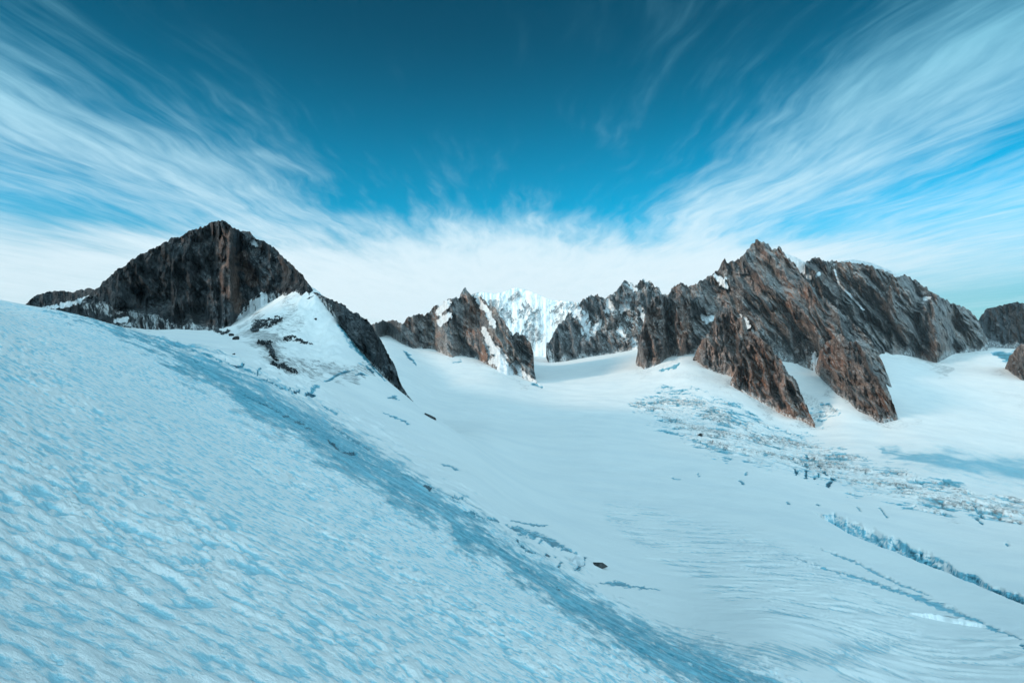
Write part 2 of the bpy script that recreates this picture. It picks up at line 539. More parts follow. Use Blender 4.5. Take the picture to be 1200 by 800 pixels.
# ground out of the frame, left ridge raised to shade the snow apron: (bearing in degrees from ahead, distance, height)
for az, r, z in [(-60, 60, 15), (-60, 150, 42), (-60, 400, 95), (-62, 950, 330), (-62, 1450, 210), (-76, 900, 300), (-47, 900, 45), (-47, 1500, 30), (-60, 2500, 60), (-60, 9000, -100),
                 (-90, 30, 3), (-90, 100, 38), (-90, 250, 105), (-90, 500, 170), (-90, 1000, 160), (-90, 3000, 0), (-90, 9000, -200),
                 (-130, 30, 4), (-130, 120, 40), (-130, 300, 95), (-130, 600, 150), (-130, 2000, 80), (-130, 9000, -200),
                 (180, 30, -5), (180, 120, 14), (180, 300, 40), (180, 800, 40), (180, 3000, -100), (180, 9000, -300),
                 (130, 30, -19), (130, 120, -38), (130, 400, -80), (130, 1500, -200), (130, 9000, -300),
                 (90, 30, -27), (90, 100, -58), (90, 300, -110), (90, 1000, -120), (90, 3000, 0), (90, 9000, -200),
                 (60, 60, -38), (60, 150, -70), (60, 400, -105), (60, 1200, -125), (60, 3500, -20), (60, 9000, -200),
                 (-40, 9000, -200), (-20, 9000, -200), (0, 9000, -150), (20, 9000, -200), (40, 9000, -200),
                 (-40, 2500, 20), (-25, 2500, -60), (-30, 1200, -10),
                 (0, 10, -14.2), (-90, 10, -7), (90, 10, -17), (180, 10, -9.8), (45, 14, -19), (-45, 14, -9.2)]:
    a = math.radians(az)
    CTRL.append((r * math.sin(a), r * math.cos(a), z))
CTRL = np.array(CTRL)


def logp(x, y):
    r = np.hypot(x, y)
    L = np.log(np.maximum(r, 4.001) / 4.0)
    return np.stack([L * x / np.maximum(r, 1e-6), L * y / np.maximum(r, 1e-6)], -1), r


_C, _R = logp(CTRL[:, 0], CTRL[:, 1])


def _phi(d2):
    return 0.5 * d2 * np.log(d2 + 1e-12)


_n = len(CTRL)
_A = np.zeros((_n + 3, _n + 3))
_A[:_n, :_n] = _phi(((_C[:, None] - _C[None]) ** 2).sum(-1)) + np.eye(_n) * 0.002
_A[:_n, _n] = 1
_A[:_n, _n + 1:] = _C
_A[_n:, :_n] = _A[:_n, _n:].T
_W = np.linalg.solve(_A, np.concatenate([CTRL[:, 2] / _R, np.zeros(3)]))


def height(x, y):
    x = np.asarray(x, float)
    sh = x.shape
    q, r = logp(x.ravel(), np.asarray(y, float).ravel())
    out = np.empty(len(q))
    for i in range(0, len(q), 60000):
        s = q[i:i + 60000]
        d2 = ((s ** 2).sum(-1)[:, None] + (_C ** 2).sum(-1)[None] - 2 * s @ _C.T).clip(0)
        out[i:i + 60000] = _phi(d2) @ _W[:_n] + _W[_n] + s @ _W[_n + 1:]
    return (out * r).reshape(sh)


# table of the land inside the view, for finding where a sight line meets it
T_AZ = np.radians(np.linspace(-50, 50, 601))
T_L = np.linspace(math.log(8), math.log(9000), 700)
_ta, _tl = np.meshgrid(T_AZ, T_L, indexing='ij')
T_V = height(np.exp(_tl) * np.sin(_ta), np.exp(_tl) * np.cos(_ta)) / np.exp(_tl)


def land_v(az, L):
    fa = np.clip((az - T_AZ[0]) / (T_AZ[1] - T_AZ[0]), 0, len(T_AZ) - 1.001)
    fl = np.clip((L - T_L[0]) / (T_L[1] - T_L[0]), 0, len(T_L) - 1.001)
    i, j = fa.astype(int), fl.astype(int)
    a, b = fa - i, fl - j
    return (T_V[i, j] * (1 - a) * (1 - b) + T_V[i + 1, j] * a * (1 - b) + T_V[i, j + 1] * (1 - a) * b + T_V[i + 1, j + 1] * a * b)


def land_z(x, y):
    r = np.hypot(x, y)
    return land_v(np.arctan2(x, y), np.log(r)) * r


def meet(px, py, dmin=30, dmax=8000, n=500):
    """forward distance at which the sight line through a picture point meets the land (nan: never)"""
    px, py = np.broadcast_arrays(np.asarray(px, float), np.asarray(py, float))
    u, v = uvd(px.ravel(), py.ravel())
    az = np.arctan(u)
    k = np.sqrt(1 + u * u)
    L = np.linspace(math.log(dmin), math.log(dmax), n)
    out = np.full(len(u), np.nan)
    prev = None
    for l in L:
        f = land_v(az, l + np.log(k)) * k - v
        if prev is not None:
            hit = np.isnan(out) & (prev < 0) & (f >= 0)
            out[hit] = np.exp(l - (L[1] - L[0]) * (f[hit] / (f[hit] - prev[hit])))
        else:
            out[f >= 0] = dmin
        prev = f
    return out.reshape(px.shape)


# ------------------------------------------------------------------ glacier and near slope: one sheet, out to the horizon
ICE = [(60, 364, 2), (90, 370, 5), (170, 396, 14), (230, 428, 25), (300, 466, 36), (370, 506, 42), (430, 545, 42), (480, 577, 38), (530, 608, 32),
       (600, 658, 28), (660, 698, 32), (730, 742, 37), (800, 777, 40), (870, 806, 38), (930, 830, 36)]
# fine dark breaks in the snow: bergschrunds, cracks, small ice cliffs (picture x, y, half-width), depth of blue
CRACKS = [
    (1.3, [(208, 417, 2), (222, 417, 2.4), (238, 414, 1)]), (1.0, [(226, 423, 3), (236, 425, 3)]), (1.6, [(270, 428, 2), (278, 430, 2.4), (288, 428, 1.6)]),
    (1.6, [(301, 441, 1.4), (303, 435, 2), (306, 430, 1)]), (1.2, [(306, 443, 1.6), (325, 452, 1.4), (343, 460, 1.8)]), (1.8, [(344, 461, 2), (349, 459, 2)]),
    (1.8, [(359, 462, 2), (368, 464, 2.6)]), (1.1, [(363, 460, 3), (371, 453, 4)]), (1.3, [(378, 448, 1.2), (388, 443, 2), (400, 437, 1.6), (416, 433, 1.2)]),
    (1.4, [(417, 439, 1.5), (424, 438, 2), (432, 440, 1.5)]), (1.4, [(429, 429, 1.5), (437, 436, 2)]), (1.5, [(384, 515, 2), (391, 521, 2.2), (398, 528, 1.4)]),
    (1.6, [(402, 529, 2), (415, 532, 3)]), (1.3, [(285, 462, 1), (325, 482, 2), (350, 495, 3), (372, 507, 1)]), (1.0, [(378, 475, 1), (394, 484, 1.6)]),
    (2.2, [(496, 571, 2), (503, 573, 3), (509, 574, 1.5)]), (1.3, [(519, 575, 1.5), (535, 582, 2.4), (546, 586, 1.5)]), (1.3, [(530, 586, 1.2), (539, 588, 1.6)]),
    (1.2, [(568, 606, 1.5), (590, 613, 1.8), (610, 622, 4.5), (640, 632, 5.5), (664, 643, 3.5), (682, 651, 2)]), (1.2, [(598, 610, 1.2), (625, 614, 1.8), (642, 615, 1)]),
    (1.3, [(609, 638, 1.8), (618, 645, 2), (628, 648, 1.5)]), (1.5, [(606, 632, 1), (610, 640, 1.2)]), (1.7, [(640, 650, 1.6), (651, 652, 1.6)]),
    (1.7, [(654, 663, 2), (659, 658, 1.6)]), (2.3, [(675, 665, 3), (682, 662, 3)]), (1.7, [(681, 660, 2.6), (686, 653, 2)]), (1.1, [(700, 682, 3), (722, 682, 3.4), (745, 687, 2), (774, 690, 2)]),
    (1.5, [(651, 688, 1.4), (655, 692, 1.6)]), (1.9, [(944, 533, 1.7), (947, 538, 1.7)]), (1.2, [(941, 540, 1.2), (947, 547, 1.2)]), (2.0, [(929, 547, 1.3), (934, 553, 1.8), (931, 557, 1.1)]),
    (2.2, [(945, 549, 1.5), (944, 560, 1.9)]), (1.8, [(958, 545, 1.2), (970, 556, 1.3)]), (2.2, [(970, 568, 2.2), (976, 561, 2)]), (1.7, [(953, 557, 1.2), (955, 560, 1.2)]),
    (1.6, [(959, 555, 2.4), (960, 557, 2)]), (1.8, [(1136, 590, 1.4), (1144, 598, 1.6), (1154, 608, 1)]), (1.7, [(1144, 607, 1), (1151, 613, 1.2)]), (1.2, [(1031, 594, 1), (1039, 607, 1)]),
    (1.2, [(1004, 592, 1), (1009, 600, 1)]), (1.3, [(1179, 634, 1), (1181, 639, 1.2)]), (1.4, [(957, 590, 1), (960, 592, 1.4)]), (1.2, [(866, 562, 1.2), (871, 566, 1.4)]),
    (1.1, [(818, 554, 1.6), (820, 556, 1.4)]), (1.1, [(787, 558, 1.2), (797, 560, 1.2)]), (1.1, [(874, 556, 1), (876, 553, 1)]), (1.2, [(922, 587, 1.6), (924, 590, 2)]),
    (0.70, [(953, 639, 1), (1000, 656, 1.8), (1050, 682, 2.2), (1092, 698, 1.2)]),
    (0.85, [(930, 652, 1), (980, 670, 2), (1010, 678, 2.4), (1060, 694, 3.4), (1110, 713, 5.5), (1150, 731, 3.4), (1196, 748, 3)]),
    (1.0, [(226, 412, 1.2), (262, 424, 2.2), (304, 441, 1.4)]), (1.15, [(388, 500, 1.2), (430, 524, 2.6), (472, 552, 1.4)]), (1.0, [(440, 541, 1.2), (462, 551, 2), (484, 564, 1.2)]), (1.1, [(538, 597, 1.2), (558, 604, 2.4), (580, 615, 1.2)]),
    (1.3, [(455, 467, 3), (462, 466, 3.5), (468, 468, 2)]), (1.2, [(448, 483, 2), (470, 492, 2.5), (480, 497, 1.5)]), (1.2, [(372, 340, 2), (392, 370, 2.4), (420, 412, 2.4), (452, 447, 2)]),
    (1.1, [(516, 543, 1.4), (526, 545, 2.6), (540, 551, 1.2)]), (1.3, [(473, 410, 2), (480, 418, 3), (488, 428, 2)]), (1.4, [(532, 424, 1.5), (540, 423, 2)]),
    (1.2, [(624, 449, 2), (636, 453, 1.6)]), (1.1, [(770, 434, 2), (790, 430, 2.4), (797, 425, 1.5)]), (1.3, [(1196, 754, 2), (1204, 758, 3)]),
    (1.2, [(1160, 412, 6), (1180, 418, 7), (1196, 410, 6)])]
LIP = ([930, 957, 975, 1000, 1025, 1050, 1075, 1110, 1150, 1200, 1300], [588, 602, 614, 627, 637, 646, 656, 669, 686, 708, 755])
EDGE = ([930, 957, 975, 985, 1010, 1030, 1045, 1070, 1100, 1125, 1150, 1180, 1200, 1300], [588, 600, 603, 606, 613, 621, 630, 640, 653, 667, 678, 691, 698, 742])


def build_land():
    az = np.radians(np.concatenate([np.arange(-180, -46, 2.0), np.arange(-46, 46, 0.085), np.arange(46, 180.1, 2.0)]))
    rs = [4.0]
    while rs[-1] < 12000:
        r = rs[-1]
        rs.append(r * (1.03 if r < 11 else 1.0062 if r < 2300 else 1.011 if r < 5500 else 1.06))
    rs = np.array(rs)
    A, R = np.meshgrid(az, rs, indexing='ij')
    x, y = R * np.sin(A), R * np.cos(A)
    z = height(x, y)
    z0 = z.copy()
    ys = np.where(y > 1, y, 1e9)
    px, py = 600 + F * x / ys, 400 - F * z / ys
    front = (y > 3) & (np.abs(A) < math.radians(46)) & (py > 250) & (py < 860)
    LR = np.log(R)

    def on(mask, fn):
        """fn(x, y, px, py, R, LR) evaluated only where mask is true"""
        out = np.zeros(x.shape)
        if mask.any():
            out[mask] = fn(x[mask], y[mask], px[mask], py[mask], R[mask], LR[mask])
        return out

    qx = px + on(front, lambda x, y, px, py, R, L: 14 * fbm(x / R * 22, L * 9, 201, 4, 0.6))
    qy = py + on(front, lambda x, y, px, py, R, L: 7 * fbm(x / R * 30, L * 14, 207, 5, 0.65))
    rimd = np.interp(px, [0, 110, 200, 300, 400, 500, 600, 700, 800, 900, 1100], [150, 175, 165, 155, 145, 128, 110, 97, 88, 82, 76])
    slope = sst(R, 1.25 * rimd, 1.02 * rimd)
    slope = np.where(front, slope, np.where(x < 0, sst(R, 400, 200), sst(R, 110, 70)))
    # broad swells
    z += sst(R, 60, 400) * fbm(x / 260, y / 260, 3, 4) * 2.0 * np.clip(R / 900, 0.3, 1.6)
    z += on((R > 20) & (R < 1500), lambda x, y, px, py, R, L: sst(R, 20, 120) * fbm(x / 40, y / 40, 11, 3) * 0.35)
    # bare ice on the rim of the slope
    fi = front & (R < 500)
    icem = np.zeros(x.shape)
    icem[fi] = band(qx[fi] + 0.4 * (qx[fi] - px[fi]), qy[fi] + 0.9 * (qy[fi] - py[fi]), ICE)
    icem = np.clip(icem, 0, 1)
    # wind ripples and sun cups on the near slope: drawn out down the fall line
    crest = np.zeros(x.shape)
    ns = (slope > 0.01) & (R < 420) & (R > 5) & (front | (np.abs(A) < math.radians(75)) & (R < 120))

    def ripples(x, y, px, py, R, L):
        wx = x + 1.3 * fbm(x / 6, y / 6, 31, 3)
        wy = y + 0.8 * fbm(x / 5, y / 5, 37, 3)
        c_, s_ = math.cos(0.10), math.sin(0.10)
        rx, ry = wx * c_ - wy * s_, wx * s_ + wy * c_
        far_ = np.interp(R, [15, 60, 150], [1.0, 1.25, 1.9])
        a_ = perlin(rx / 1.9, ry / 0.62, 41)
        b_ = perlin(rx / 0.75 + 7, ry / 0.34, 47)
        d_ = perlin(rx / 5.5, ry / 2.4, 49)
        e_ = perlin(x / 0.42, y / 0.34, 51)
        return (0.60 * a_ + 0.34 * b_ + 0.12 * d_ * far_ + 0.26 * e_)

    rip = on(ns, ripples)
    patchy = on(ns, lambda x, y, px, py, R, L: 0.45 + 0.95 * np.clip(fbm(x / 16, y / 13, 53, 3) + 0.35, 0, 1))
    calm = 1 - 0.8 * sst(icem, 0.0, 0.3)
    z += slope * calm * patchy * 0.31 * rip * sst(R, 6, 11)
    crest[ns] = (0.5 + 1.0 * rip * patchy)[ns]
    ib = icem > 0
    z += on(ib, lambda x, y, px, py, R, L: 0.22 * ridged((x - 0.41 * y) / 14, (y + 0.41 * x) / 2.2, 61, 3)) * sst(icem, 0, 0.3)
    # longer ripples on the snow down in the basin
    rr = front & (R > 90) & (R < 900)
    rb = np.zeros(x.shape)
    rb[rr] = np.maximum(sst(band(px[rr], py[rr], [(720, 600, 20), (760, 620, 40), (860, 660, 62), (960, 700, 66), (1050, 735, 40)]), 0, 0.55),
                        0.8 * sst(band(px[rr], py[rr], [(1000, 775, 40), (1200, 765, 34)]), 0, 0.5))
    br = on(rb > 0, lambda x, y, px, py, R, L: ridged((x + 8 * fbm(x / 60, y / 60, 71, 2)) / 40, (y + 5 * fbm(x / 50, y / 50, 73, 2) - 0.30 * x) / 6.2, 77, 3, 0.55) - 0.6)
    z += rb * 0.55 * br
    # gentle lumps on the shoulder above the bare ice
    sh = np.zeros(x.shape)
    fs = front & (R > 120) & (R < 900)
    sh[fs] = sst(band(qx[fs], qy[fs], [(180, 396, 8), (260, 425, 18), (340, 455, 26), (430, 510, 28), (520, 575, 24), (600, 625, 20), (690, 662, 14)]), 0, 0.7)
    z += sh * on(sh > 0, lambda x, y, px, py, R, L: np.clip(R / 180, 0.5, 2) * (0.8 * (facets((x + 6 * fbm(x / 25, y / 25, 82, 3)) / 42, (y + 0.6 * x) / 22, 83) - .1) + 0.7 * fbm(x / 12, y / 12, 85, 4)))
    # apron under the left peak: runnels down the fall line
    ap = np.zeros(x.shape)
    fa = front & (R > 380) & (R < 980)
    ap[fa] = sst(band(px[fa], py[fa], [(345, 350, 40), (360, 400, 60), (330, 440, 60)]), 0, 0.6)
    z += ap * on(ap > 0, lambda x, y, px, py, R, L: 2.0 * ridged(x / 20, y / 90, 87, 4) + 1.6 * facets(x / 34, y / 26, 89) + 1.2 * fbm(x / 12, y / 12, 88, 4) - 2)
    # the long crevasse: a crisp near lip, then a trench filled with broken ice rising to the far edge
    fc_ = front & (R > 120) & (R < 1500) & (px > 945)
    nl = 1.2 * fbm(px / 30, px * 0 + 3, 90, 3, 0.6)
    lip, edge = np.interp(px, *LIP) + nl, np.interp(px, *EDGE) + 3.0 * fbm(px / 18, px * 0 + 7, 94, 4, .65)
    tt = (lip - py) / np.maximum(lip - edge, 1.0)
    tr = np.where(fc_, sst(tt, 0, 0.08) * (1 - sst(tt, 0.25, 1.15)) * sst(px, 950, 972), 0)
    tz = np.where(fc_, sst(tt, 0, 0.08) * (1 - sst(tt, 0.85, 1.2)) * sst(px, 950, 972), 0)
    def trench_blocks(x, y, px, py, R, L):
        sc = np.interp(R, [200, 600], [0.5, 1.0])
        xx, yy = x + 3 * fbm(x / 12, y / 12, 95, 3), y + 3 * fbm(x / 10, y / 14, 99, 3)
        h, e = cells(xx / 13, (yy + 0.7 * xx) / 15, 93)
        h2, e2 = cells(xx / 5, (yy + 0.7 * xx) / 7, 98)
        return h * sst(e, 0.0, 0.12) + 0.4 * h2 * sst(e2, 0, .15) - 0.7
    blk = on(tz > 0, trench_blocks)
    z += np.interp(R, [200, 600], [0.55, 1.0]) * (-9.0 * tr + tz * 2.4 * blk)
    # broken icefalls
    fall = np.zeros(x.shape)
    ff = front & (R > 500) & (R < 2600)
    fall[ff] = np.maximum(np.maximum(band(qx[ff], qy[ff], [(752, 474, 12), (785, 478, 32), (840, 500, 42), (900, 522, 32), (955, 535, 24)]),
                          band(qx[ff], qy[ff], [(950, 535, 24), (1030, 563, 24), (1100, 580, 24), (1150, 590, 18), (1210, 602, 18)])),
                          band(qx[ff], qy[ff], [(952, 484, 8), (962, 488, 12), (968, 482, 8)]))
    fall = sst(fall, 0, 0.6)
    lump = on(fall > 0, lambda x, y, px, py, R, L: sst(fbm(x / 120, y / 120, 103, 3), -0.25, 0.3))
    fc = on(fall > 0, lambda x, y, px, py, R, L: facets((x + 14 * fbm(x / 50, y / 50, 96, 3)) / 40, y / 30, 97))
    def ice_blocks(x, y, px, py, R, L):
        xx, yy = x + 5 * fbm(x / 30, y / 30, 105, 3), y + 5 * fbm(x / 26, y / 30, 106, 3)
        h, e = cells(xx / 26, (yy + 0.4 * xx) / 17, 101)
        h2, e2 = cells(xx / 11, (yy + 0.4 * xx) / 9, 107)
        return (h - 0.5) * sst(e, 0.0, 0.10) - 0.5 * sst(e, 0.10, 0.0) + 0.45 * (h2 - 0.5)
    fc2 = on(fall > 0, ice_blocks)
    cleft = on(fall > 0, lambda x, y, px, py, R, L: sst(np.abs(perlin((x + 9 * fbm(x / 40, y / 40, 141, 3)) / 60, y / 22, 143)), 0.09, 0.0))
    z += fall * (0.45 + 0.55 * lump) * (4.5 * (fc - 0.15) + 7.0 * fc2 - 5.0 * cleft)
    # fine breaks
    ck = np.zeros(x.shape)
    cd = np.zeros(x.shape)
    kx = px + on(front & (R > 80), lambda x, y, px, py, R, L: 1.3 * fbm(px / 6, py / 4, 121, 3))
    ky = py + on(front & (R > 80), lambda x, y, px, py, R, L: 1.0 * fbm(px / 5, py / 4, 123, 3))
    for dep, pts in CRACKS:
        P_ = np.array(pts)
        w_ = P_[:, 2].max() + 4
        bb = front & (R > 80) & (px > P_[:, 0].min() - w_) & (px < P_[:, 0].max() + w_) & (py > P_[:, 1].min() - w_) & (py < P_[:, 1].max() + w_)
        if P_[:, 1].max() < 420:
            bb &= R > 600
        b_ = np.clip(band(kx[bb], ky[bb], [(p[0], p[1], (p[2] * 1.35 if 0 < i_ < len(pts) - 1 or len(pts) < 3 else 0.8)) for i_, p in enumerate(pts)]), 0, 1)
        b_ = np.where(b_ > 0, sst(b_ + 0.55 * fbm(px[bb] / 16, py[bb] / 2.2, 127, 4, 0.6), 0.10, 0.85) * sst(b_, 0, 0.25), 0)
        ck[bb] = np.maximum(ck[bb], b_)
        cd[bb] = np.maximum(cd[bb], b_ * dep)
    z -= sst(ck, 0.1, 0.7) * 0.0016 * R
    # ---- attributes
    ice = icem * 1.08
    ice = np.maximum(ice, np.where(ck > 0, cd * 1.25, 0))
    for pts, s_, rmin in [([(840, 765, 30), (960, 772, 34), (1040, 757, 24)], .42, 80), ([(1040, 530, 12), (1100, 538, 24), (1150, 545, 30), (1230, 556, 34)], .62, 900),  # both bands paint broad blue shade on the snow as ice colour
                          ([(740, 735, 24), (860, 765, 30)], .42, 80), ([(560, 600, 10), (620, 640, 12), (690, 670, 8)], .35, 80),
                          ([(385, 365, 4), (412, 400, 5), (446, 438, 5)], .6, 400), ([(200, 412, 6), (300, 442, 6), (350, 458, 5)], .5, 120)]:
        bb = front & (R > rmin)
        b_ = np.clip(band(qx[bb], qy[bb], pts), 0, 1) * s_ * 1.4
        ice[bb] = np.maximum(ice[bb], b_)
    ice = np.maximum(ice, tz * np.clip(0.8 - 0.6 * blk + on(tz > 0, lambda x, y, px, py, R, L: 1.7 * fbm(x / 30, (z[tz > 0] + 0.12 * x) / 3.0, 131, 5, .62)), 0.0, 1.8))
    lowc = np.clip(0.36 - 1.5 * fc2 - 0.5 * fc + 1.0 * cleft, 0, 1.4)
    ice = np.maximum(ice, sst(fall, 0, .4) * (0.45 + 0.55 * lump) * lowc * 1.25)
    # on the rippled basin snow, blue hollows between white crests
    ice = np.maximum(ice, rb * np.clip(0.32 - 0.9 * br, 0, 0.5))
    dirt = fall * 0.62 * (0.7 + 0.5 * lump)
    for pts, s_ in [([(1080, 572, 10), (1160, 590, 12)], .55), ([(930, 458, 12), (970, 480, 8)], .6), ([(1050, 500, 10), (1080, 497, 8)], .5),
                    ([(1085, 430, 5), (1110, 437, 5)], .7), ([(1170, 460, 8), (1200, 470, 8)], .5), ([(1105, 604, 8), (1120, 606, 8)], .5),
                    ([(785, 438, 5), (830, 444, 8), (870, 460, 5)], .45), ([(290, 388, 16), (312, 410, 18), (330, 425, 16), (400, 440, 16), (440, 430, 8)], .72),
                    ([(590, 436, 4), (625, 452, 4)], .6), ([(1160, 436, 6), (1180, 434, 6)], .6), ([(130, 378, 6), (180, 384, 6), (200, 382, 5)], .8),
                    ([(345, 352, 20), (335, 380, 26)], .62), ([(300, 372, 16), (312, 400, 22), (330, 432, 16)], .85), ([(852, 448, 5), (882, 466, 5), (922, 489, 6), (957, 499, 6)], .62), ([(958, 438, 4), (986, 466, 5), (1018, 488, 5), (1050, 497, 7)], .62), ([(745, 430, 4), (756, 438, 5), (786, 421, 4), (815, 416, 4)], .55), ([(815, 424, 4), (845, 441, 5), (862, 446, 4)], .5), ([(1050, 418, 5), (1090, 426, 5), (1120, 416, 5), (1160, 410, 4)], .5), ([(474, 409, 3), (505, 412, 3), (545, 422, 3), (580, 438, 3)], .5), ([(650, 426, 2), (700, 418, 3), (745, 412, 3)], .4), ([(850, 488, 14), (890, 500, 14)], .4), ([(1170, 592, 14), (1200, 600, 10)], .6)]:
        bb = front & (R > 380)
        dirt[bb] = np.maximum(dirt[bb], np.clip(band(qx[bb], qy[bb], pts) * 1.6, 0, 1) * s_)
    near = np.clip(slope, 0, 1)
    verts = np.stack([x, y, z], -1).reshape(-1, 3)
    q = grid_quads(len(az), len(rs))
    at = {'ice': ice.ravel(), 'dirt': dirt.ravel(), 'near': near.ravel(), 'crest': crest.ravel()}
    fs = near.ravel()[q].mean(1) > 0.5
    for keep, nm, lb, ct in [(fs, "snow_slope", "rippled blue-white snow slope falling from upper left across the foreground", "snow slope"),
                             (~fs, "glacier", "broad pale glacier filling the basin below the rocky mountains", "glacier")]:
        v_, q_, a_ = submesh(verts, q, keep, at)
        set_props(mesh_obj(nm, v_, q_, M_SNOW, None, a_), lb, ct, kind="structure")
    return az, rs, z / R


REAL_AZ, REAL_R, REAL_V = build_land()
_k0 = int(np.argmax(REAL_AZ > math.radians(-45.9)))


def real_v(az, L):
    """height over distance of the finished land, ripples, blocks and all"""
    fa = np.clip(_k0 + (az - REAL_AZ[_k0]) / math.radians(0.085), _k0, _k0 + 1078)
    i = fa.astype(int)
    a = fa - i
    fl = np.interp(L, np.log(REAL_R), np.arange(len(REAL_R)))
    j = np.minimum(fl.astype(int), len(REAL_R) - 2)
    b = fl - j
    return (REAL_V[i, j] * (1 - a) * (1 - b) + REAL_V[i + 1, j] * a * (1 - b) + REAL_V[i, j + 1] * (1 - a) * b + REAL_V[i + 1, j + 1] * a * b)


def meet_real(px, py, dmin=30, dmax=8000, n=900):
    global land_v
    keep = land_v
    land_v = real_v
    try:
        return meet(px, py, dmin, dmax, n)
    finally:
        land_v = keep


# ------------------------------------------------------------------ rock: a face from foot to crest, with its back slope behind
def rock_mass(name, label, cat, crest, base, back, mat, lean=0.5, wl=90., amp=45., dmin=400, dmax=6000, step=0.62,
              jag=1.6, seed=1, group=None, snow=(), snow_name="snow_patch", red=(), tone=(), thick=1.0, redbase=0.0, near=0.0,
              snow_label=None, cut=0.5, fixed=None, mat2=None, snow_noise=1.0, kind="thing", block=1.0, body="rock_face", rust=True):
    cx, cy = np.array(crest, float).T
    bx, by = np.array(base, float).T
    x0, x1 = max(cx[0], bx[0]), min(cx[-1], bx[-1])
    xs = np.arange(x0, x1 + step, step)
    top = np.interp(xs, cx, cy)
    bot = np.interp(xs, bx, by)
    hgt = np.clip(bot - top, 0, None)
    edge = sst(hgt, 0, 14)
    top = top - 1.35 * jag * edge * (fbm(xs / 9, xs * 0 + seed, seed, 5, 0.62) + 0.35 * ridged(xs / 5, xs * 0 + seed, seed + 3, 2) - .25)
    bot = bot + edge * (2.2 * fbm(xs / 13, xs * 0 + seed * 3.3, seed + 9, 5, 0.65) - 1.6 * ridged(xs / 9, xs * 0 + 5, seed + 11, 2))
    bot = np.maximum(bot, top + 0.25)
    hgt = bot - top
    if fixed:
        db = np.interp(xs, [f[0] for f in fixed], [f[1] for f in fixed])
    else:
        db = meet(xs, bot, dmin, dmax)
        ok = ~np.isnan(db) & (db > dmin)
        db = np.interp(xs, xs[ok], db[ok]) if ok.any() else np.full(len(xs), 0.5 * (dmin + dmax))
        k = max(3, int(10 / step)) | 1
        db = np.convolve(np.pad(db, k // 2, mode='edge'), np.ones(k) / k, mode='valid')
    db = db - near
    D = float(np.median(db))
    nt = int(max(14, np.ceil(hgt.max() / 0.72)))
    t = np.linspace(0, 1, nt)
    XS = np.repeat(xs[:, None], nt, 1)
    T = np.repeat(t[None], len(xs), 0)
    PY = bot[:, None] + (top - bot)[:, None] * T
    rel = (hgt / hgt.max())[:, None]
    # local metres on the face
    a = (XS - 600) / F * D
    b = (400 - PY) / F * D
    qa = a + lean * b
    wq = qa + 0.24 * wl * fbm(a / (1.6 * wl), b / (2.2 * wl), seed + 21, 3)
    env = sst(T, 0, 0.16) * (0.35 + 0.65 * sst(rel, 0.05, 0.5))
    d1 = ridged(wq / wl, b / (3.4 * wl), seed + 31, 4, 0.5) - 0.8
    d2 = facets(wq / (0.42 * wl), b / (0.80 * wl), seed + 41)
    d3 = facets((wq + 0.04 * wl * d1) / (0.17 * wl), b / (0.34 * wl), seed + 51)
    d5 = facets(qa / (0.075 * wl), b / (0.14 * wl), seed + 55)
    d4 = fbm(wq / (0.05 * wl), b / (0.10 * wl), seed + 61, 3, 0.6)
    d0 = ridged(wq / (2.5 * wl) + 0.37, b / (9 * wl), seed + 35, 2) - 0.6
    disp = 1.35 * amp * (0.9 * d0 + 1.0 * d1 + 1.05 * block * d2 + 0.52 * block * d3 + 0.12 * block * d5 + 0.03 * d4)
    sm = np.zeros_like(PY)
    for pts in snow:
        sm = np.maximum(sm, np.clip(1.15 * band(XS, PY, [(p_[0], p_[1], p_[2] * 1.3) for p_ in pts]), -1, 1))
    nz_ = 0.75 * fbm(XS / 5, PY / 7, seed + 71, 5, 0.75) + 0.6 * (0.2 - d3) - 0.2
    smask = np.where(sm > 0, sm + snow_noise * nz_, 0) if len(snow) else sm
    disp = disp * (1 - 0.7 * sst(smask, 0.1, 0.4)) * env
    DD = db[:, None] + back * rel ** 0.8 * T ** 0.85 - disp
    u, v = uvd(XS + 0.5 * fbm(XS / 3, PY / 3, seed + 81, 2) * env * edge[:, None], PY)
    P = np.stack([u * DD, DD, v * DD], -1)
    # foot below the snow
    foot = []
    for s in (1.0, 0.35):
        f = P[:, 0].copy()
        f[:, 2] -= 0.16 * D * s * np.clip(hgt / 60, 0.05, 0.5)
        foot.append(f)
    # back of the mountain
    bk = []
    H = (hgt / F * D) * thick
    for s in np.linspace(0.08, 1, 12):
        f = P[:, -1].copy()
        rr = (f[:, 1] + H * 1.1 * s) / f[:, 1]
        f[:, 0] *= rr
        f[:, 1] *= rr
        f[:, 2] = P[:, -1, 2] - (H * 1.35 + 0.02 * D) * s ** 1.3 + 0.08 * H * fbm(xs / 14, xs * 0 + s * 4, seed + 91, 3) * s
        bk.append(f)
    G = np.concatenate([np.stack(foot, 1), P, np.stack(bk, 1)], 1)
    n2 = G.shape[1]
    rm = np.full(PY.shape, redbase)
    for pts, s in red:
        rm = np.maximum(rm, s * sst(band(XS, PY, pts) + 0.35 * fbm(XS / 12, PY / 12, seed + 95, 3), 0.0, 0.5))
    tm = np.zeros_like(PY)
    for pts, s in tone:
        tm = np.maximum(tm, s * sst(band(XS, PY, pts) + 0.3 * fbm(XS / 10, PY / 10, seed + 97, 3), 0.0, 0.6))
    pad = lambda m: np.concatenate([m[:, :1], m[:, :1], m, np.repeat(m[:, -1:], 12, 1)], 1)
    at = {'red': pad(rm).ravel(), 'tone': pad(tm).ravel(), 'lean': np.full(pad(rm).size, lean), 'foot': pad(np.clip(1 - T * hgt[:, None] / 9.0, 0, 1)).ravel()}
    V = G.reshape(-1, 3)
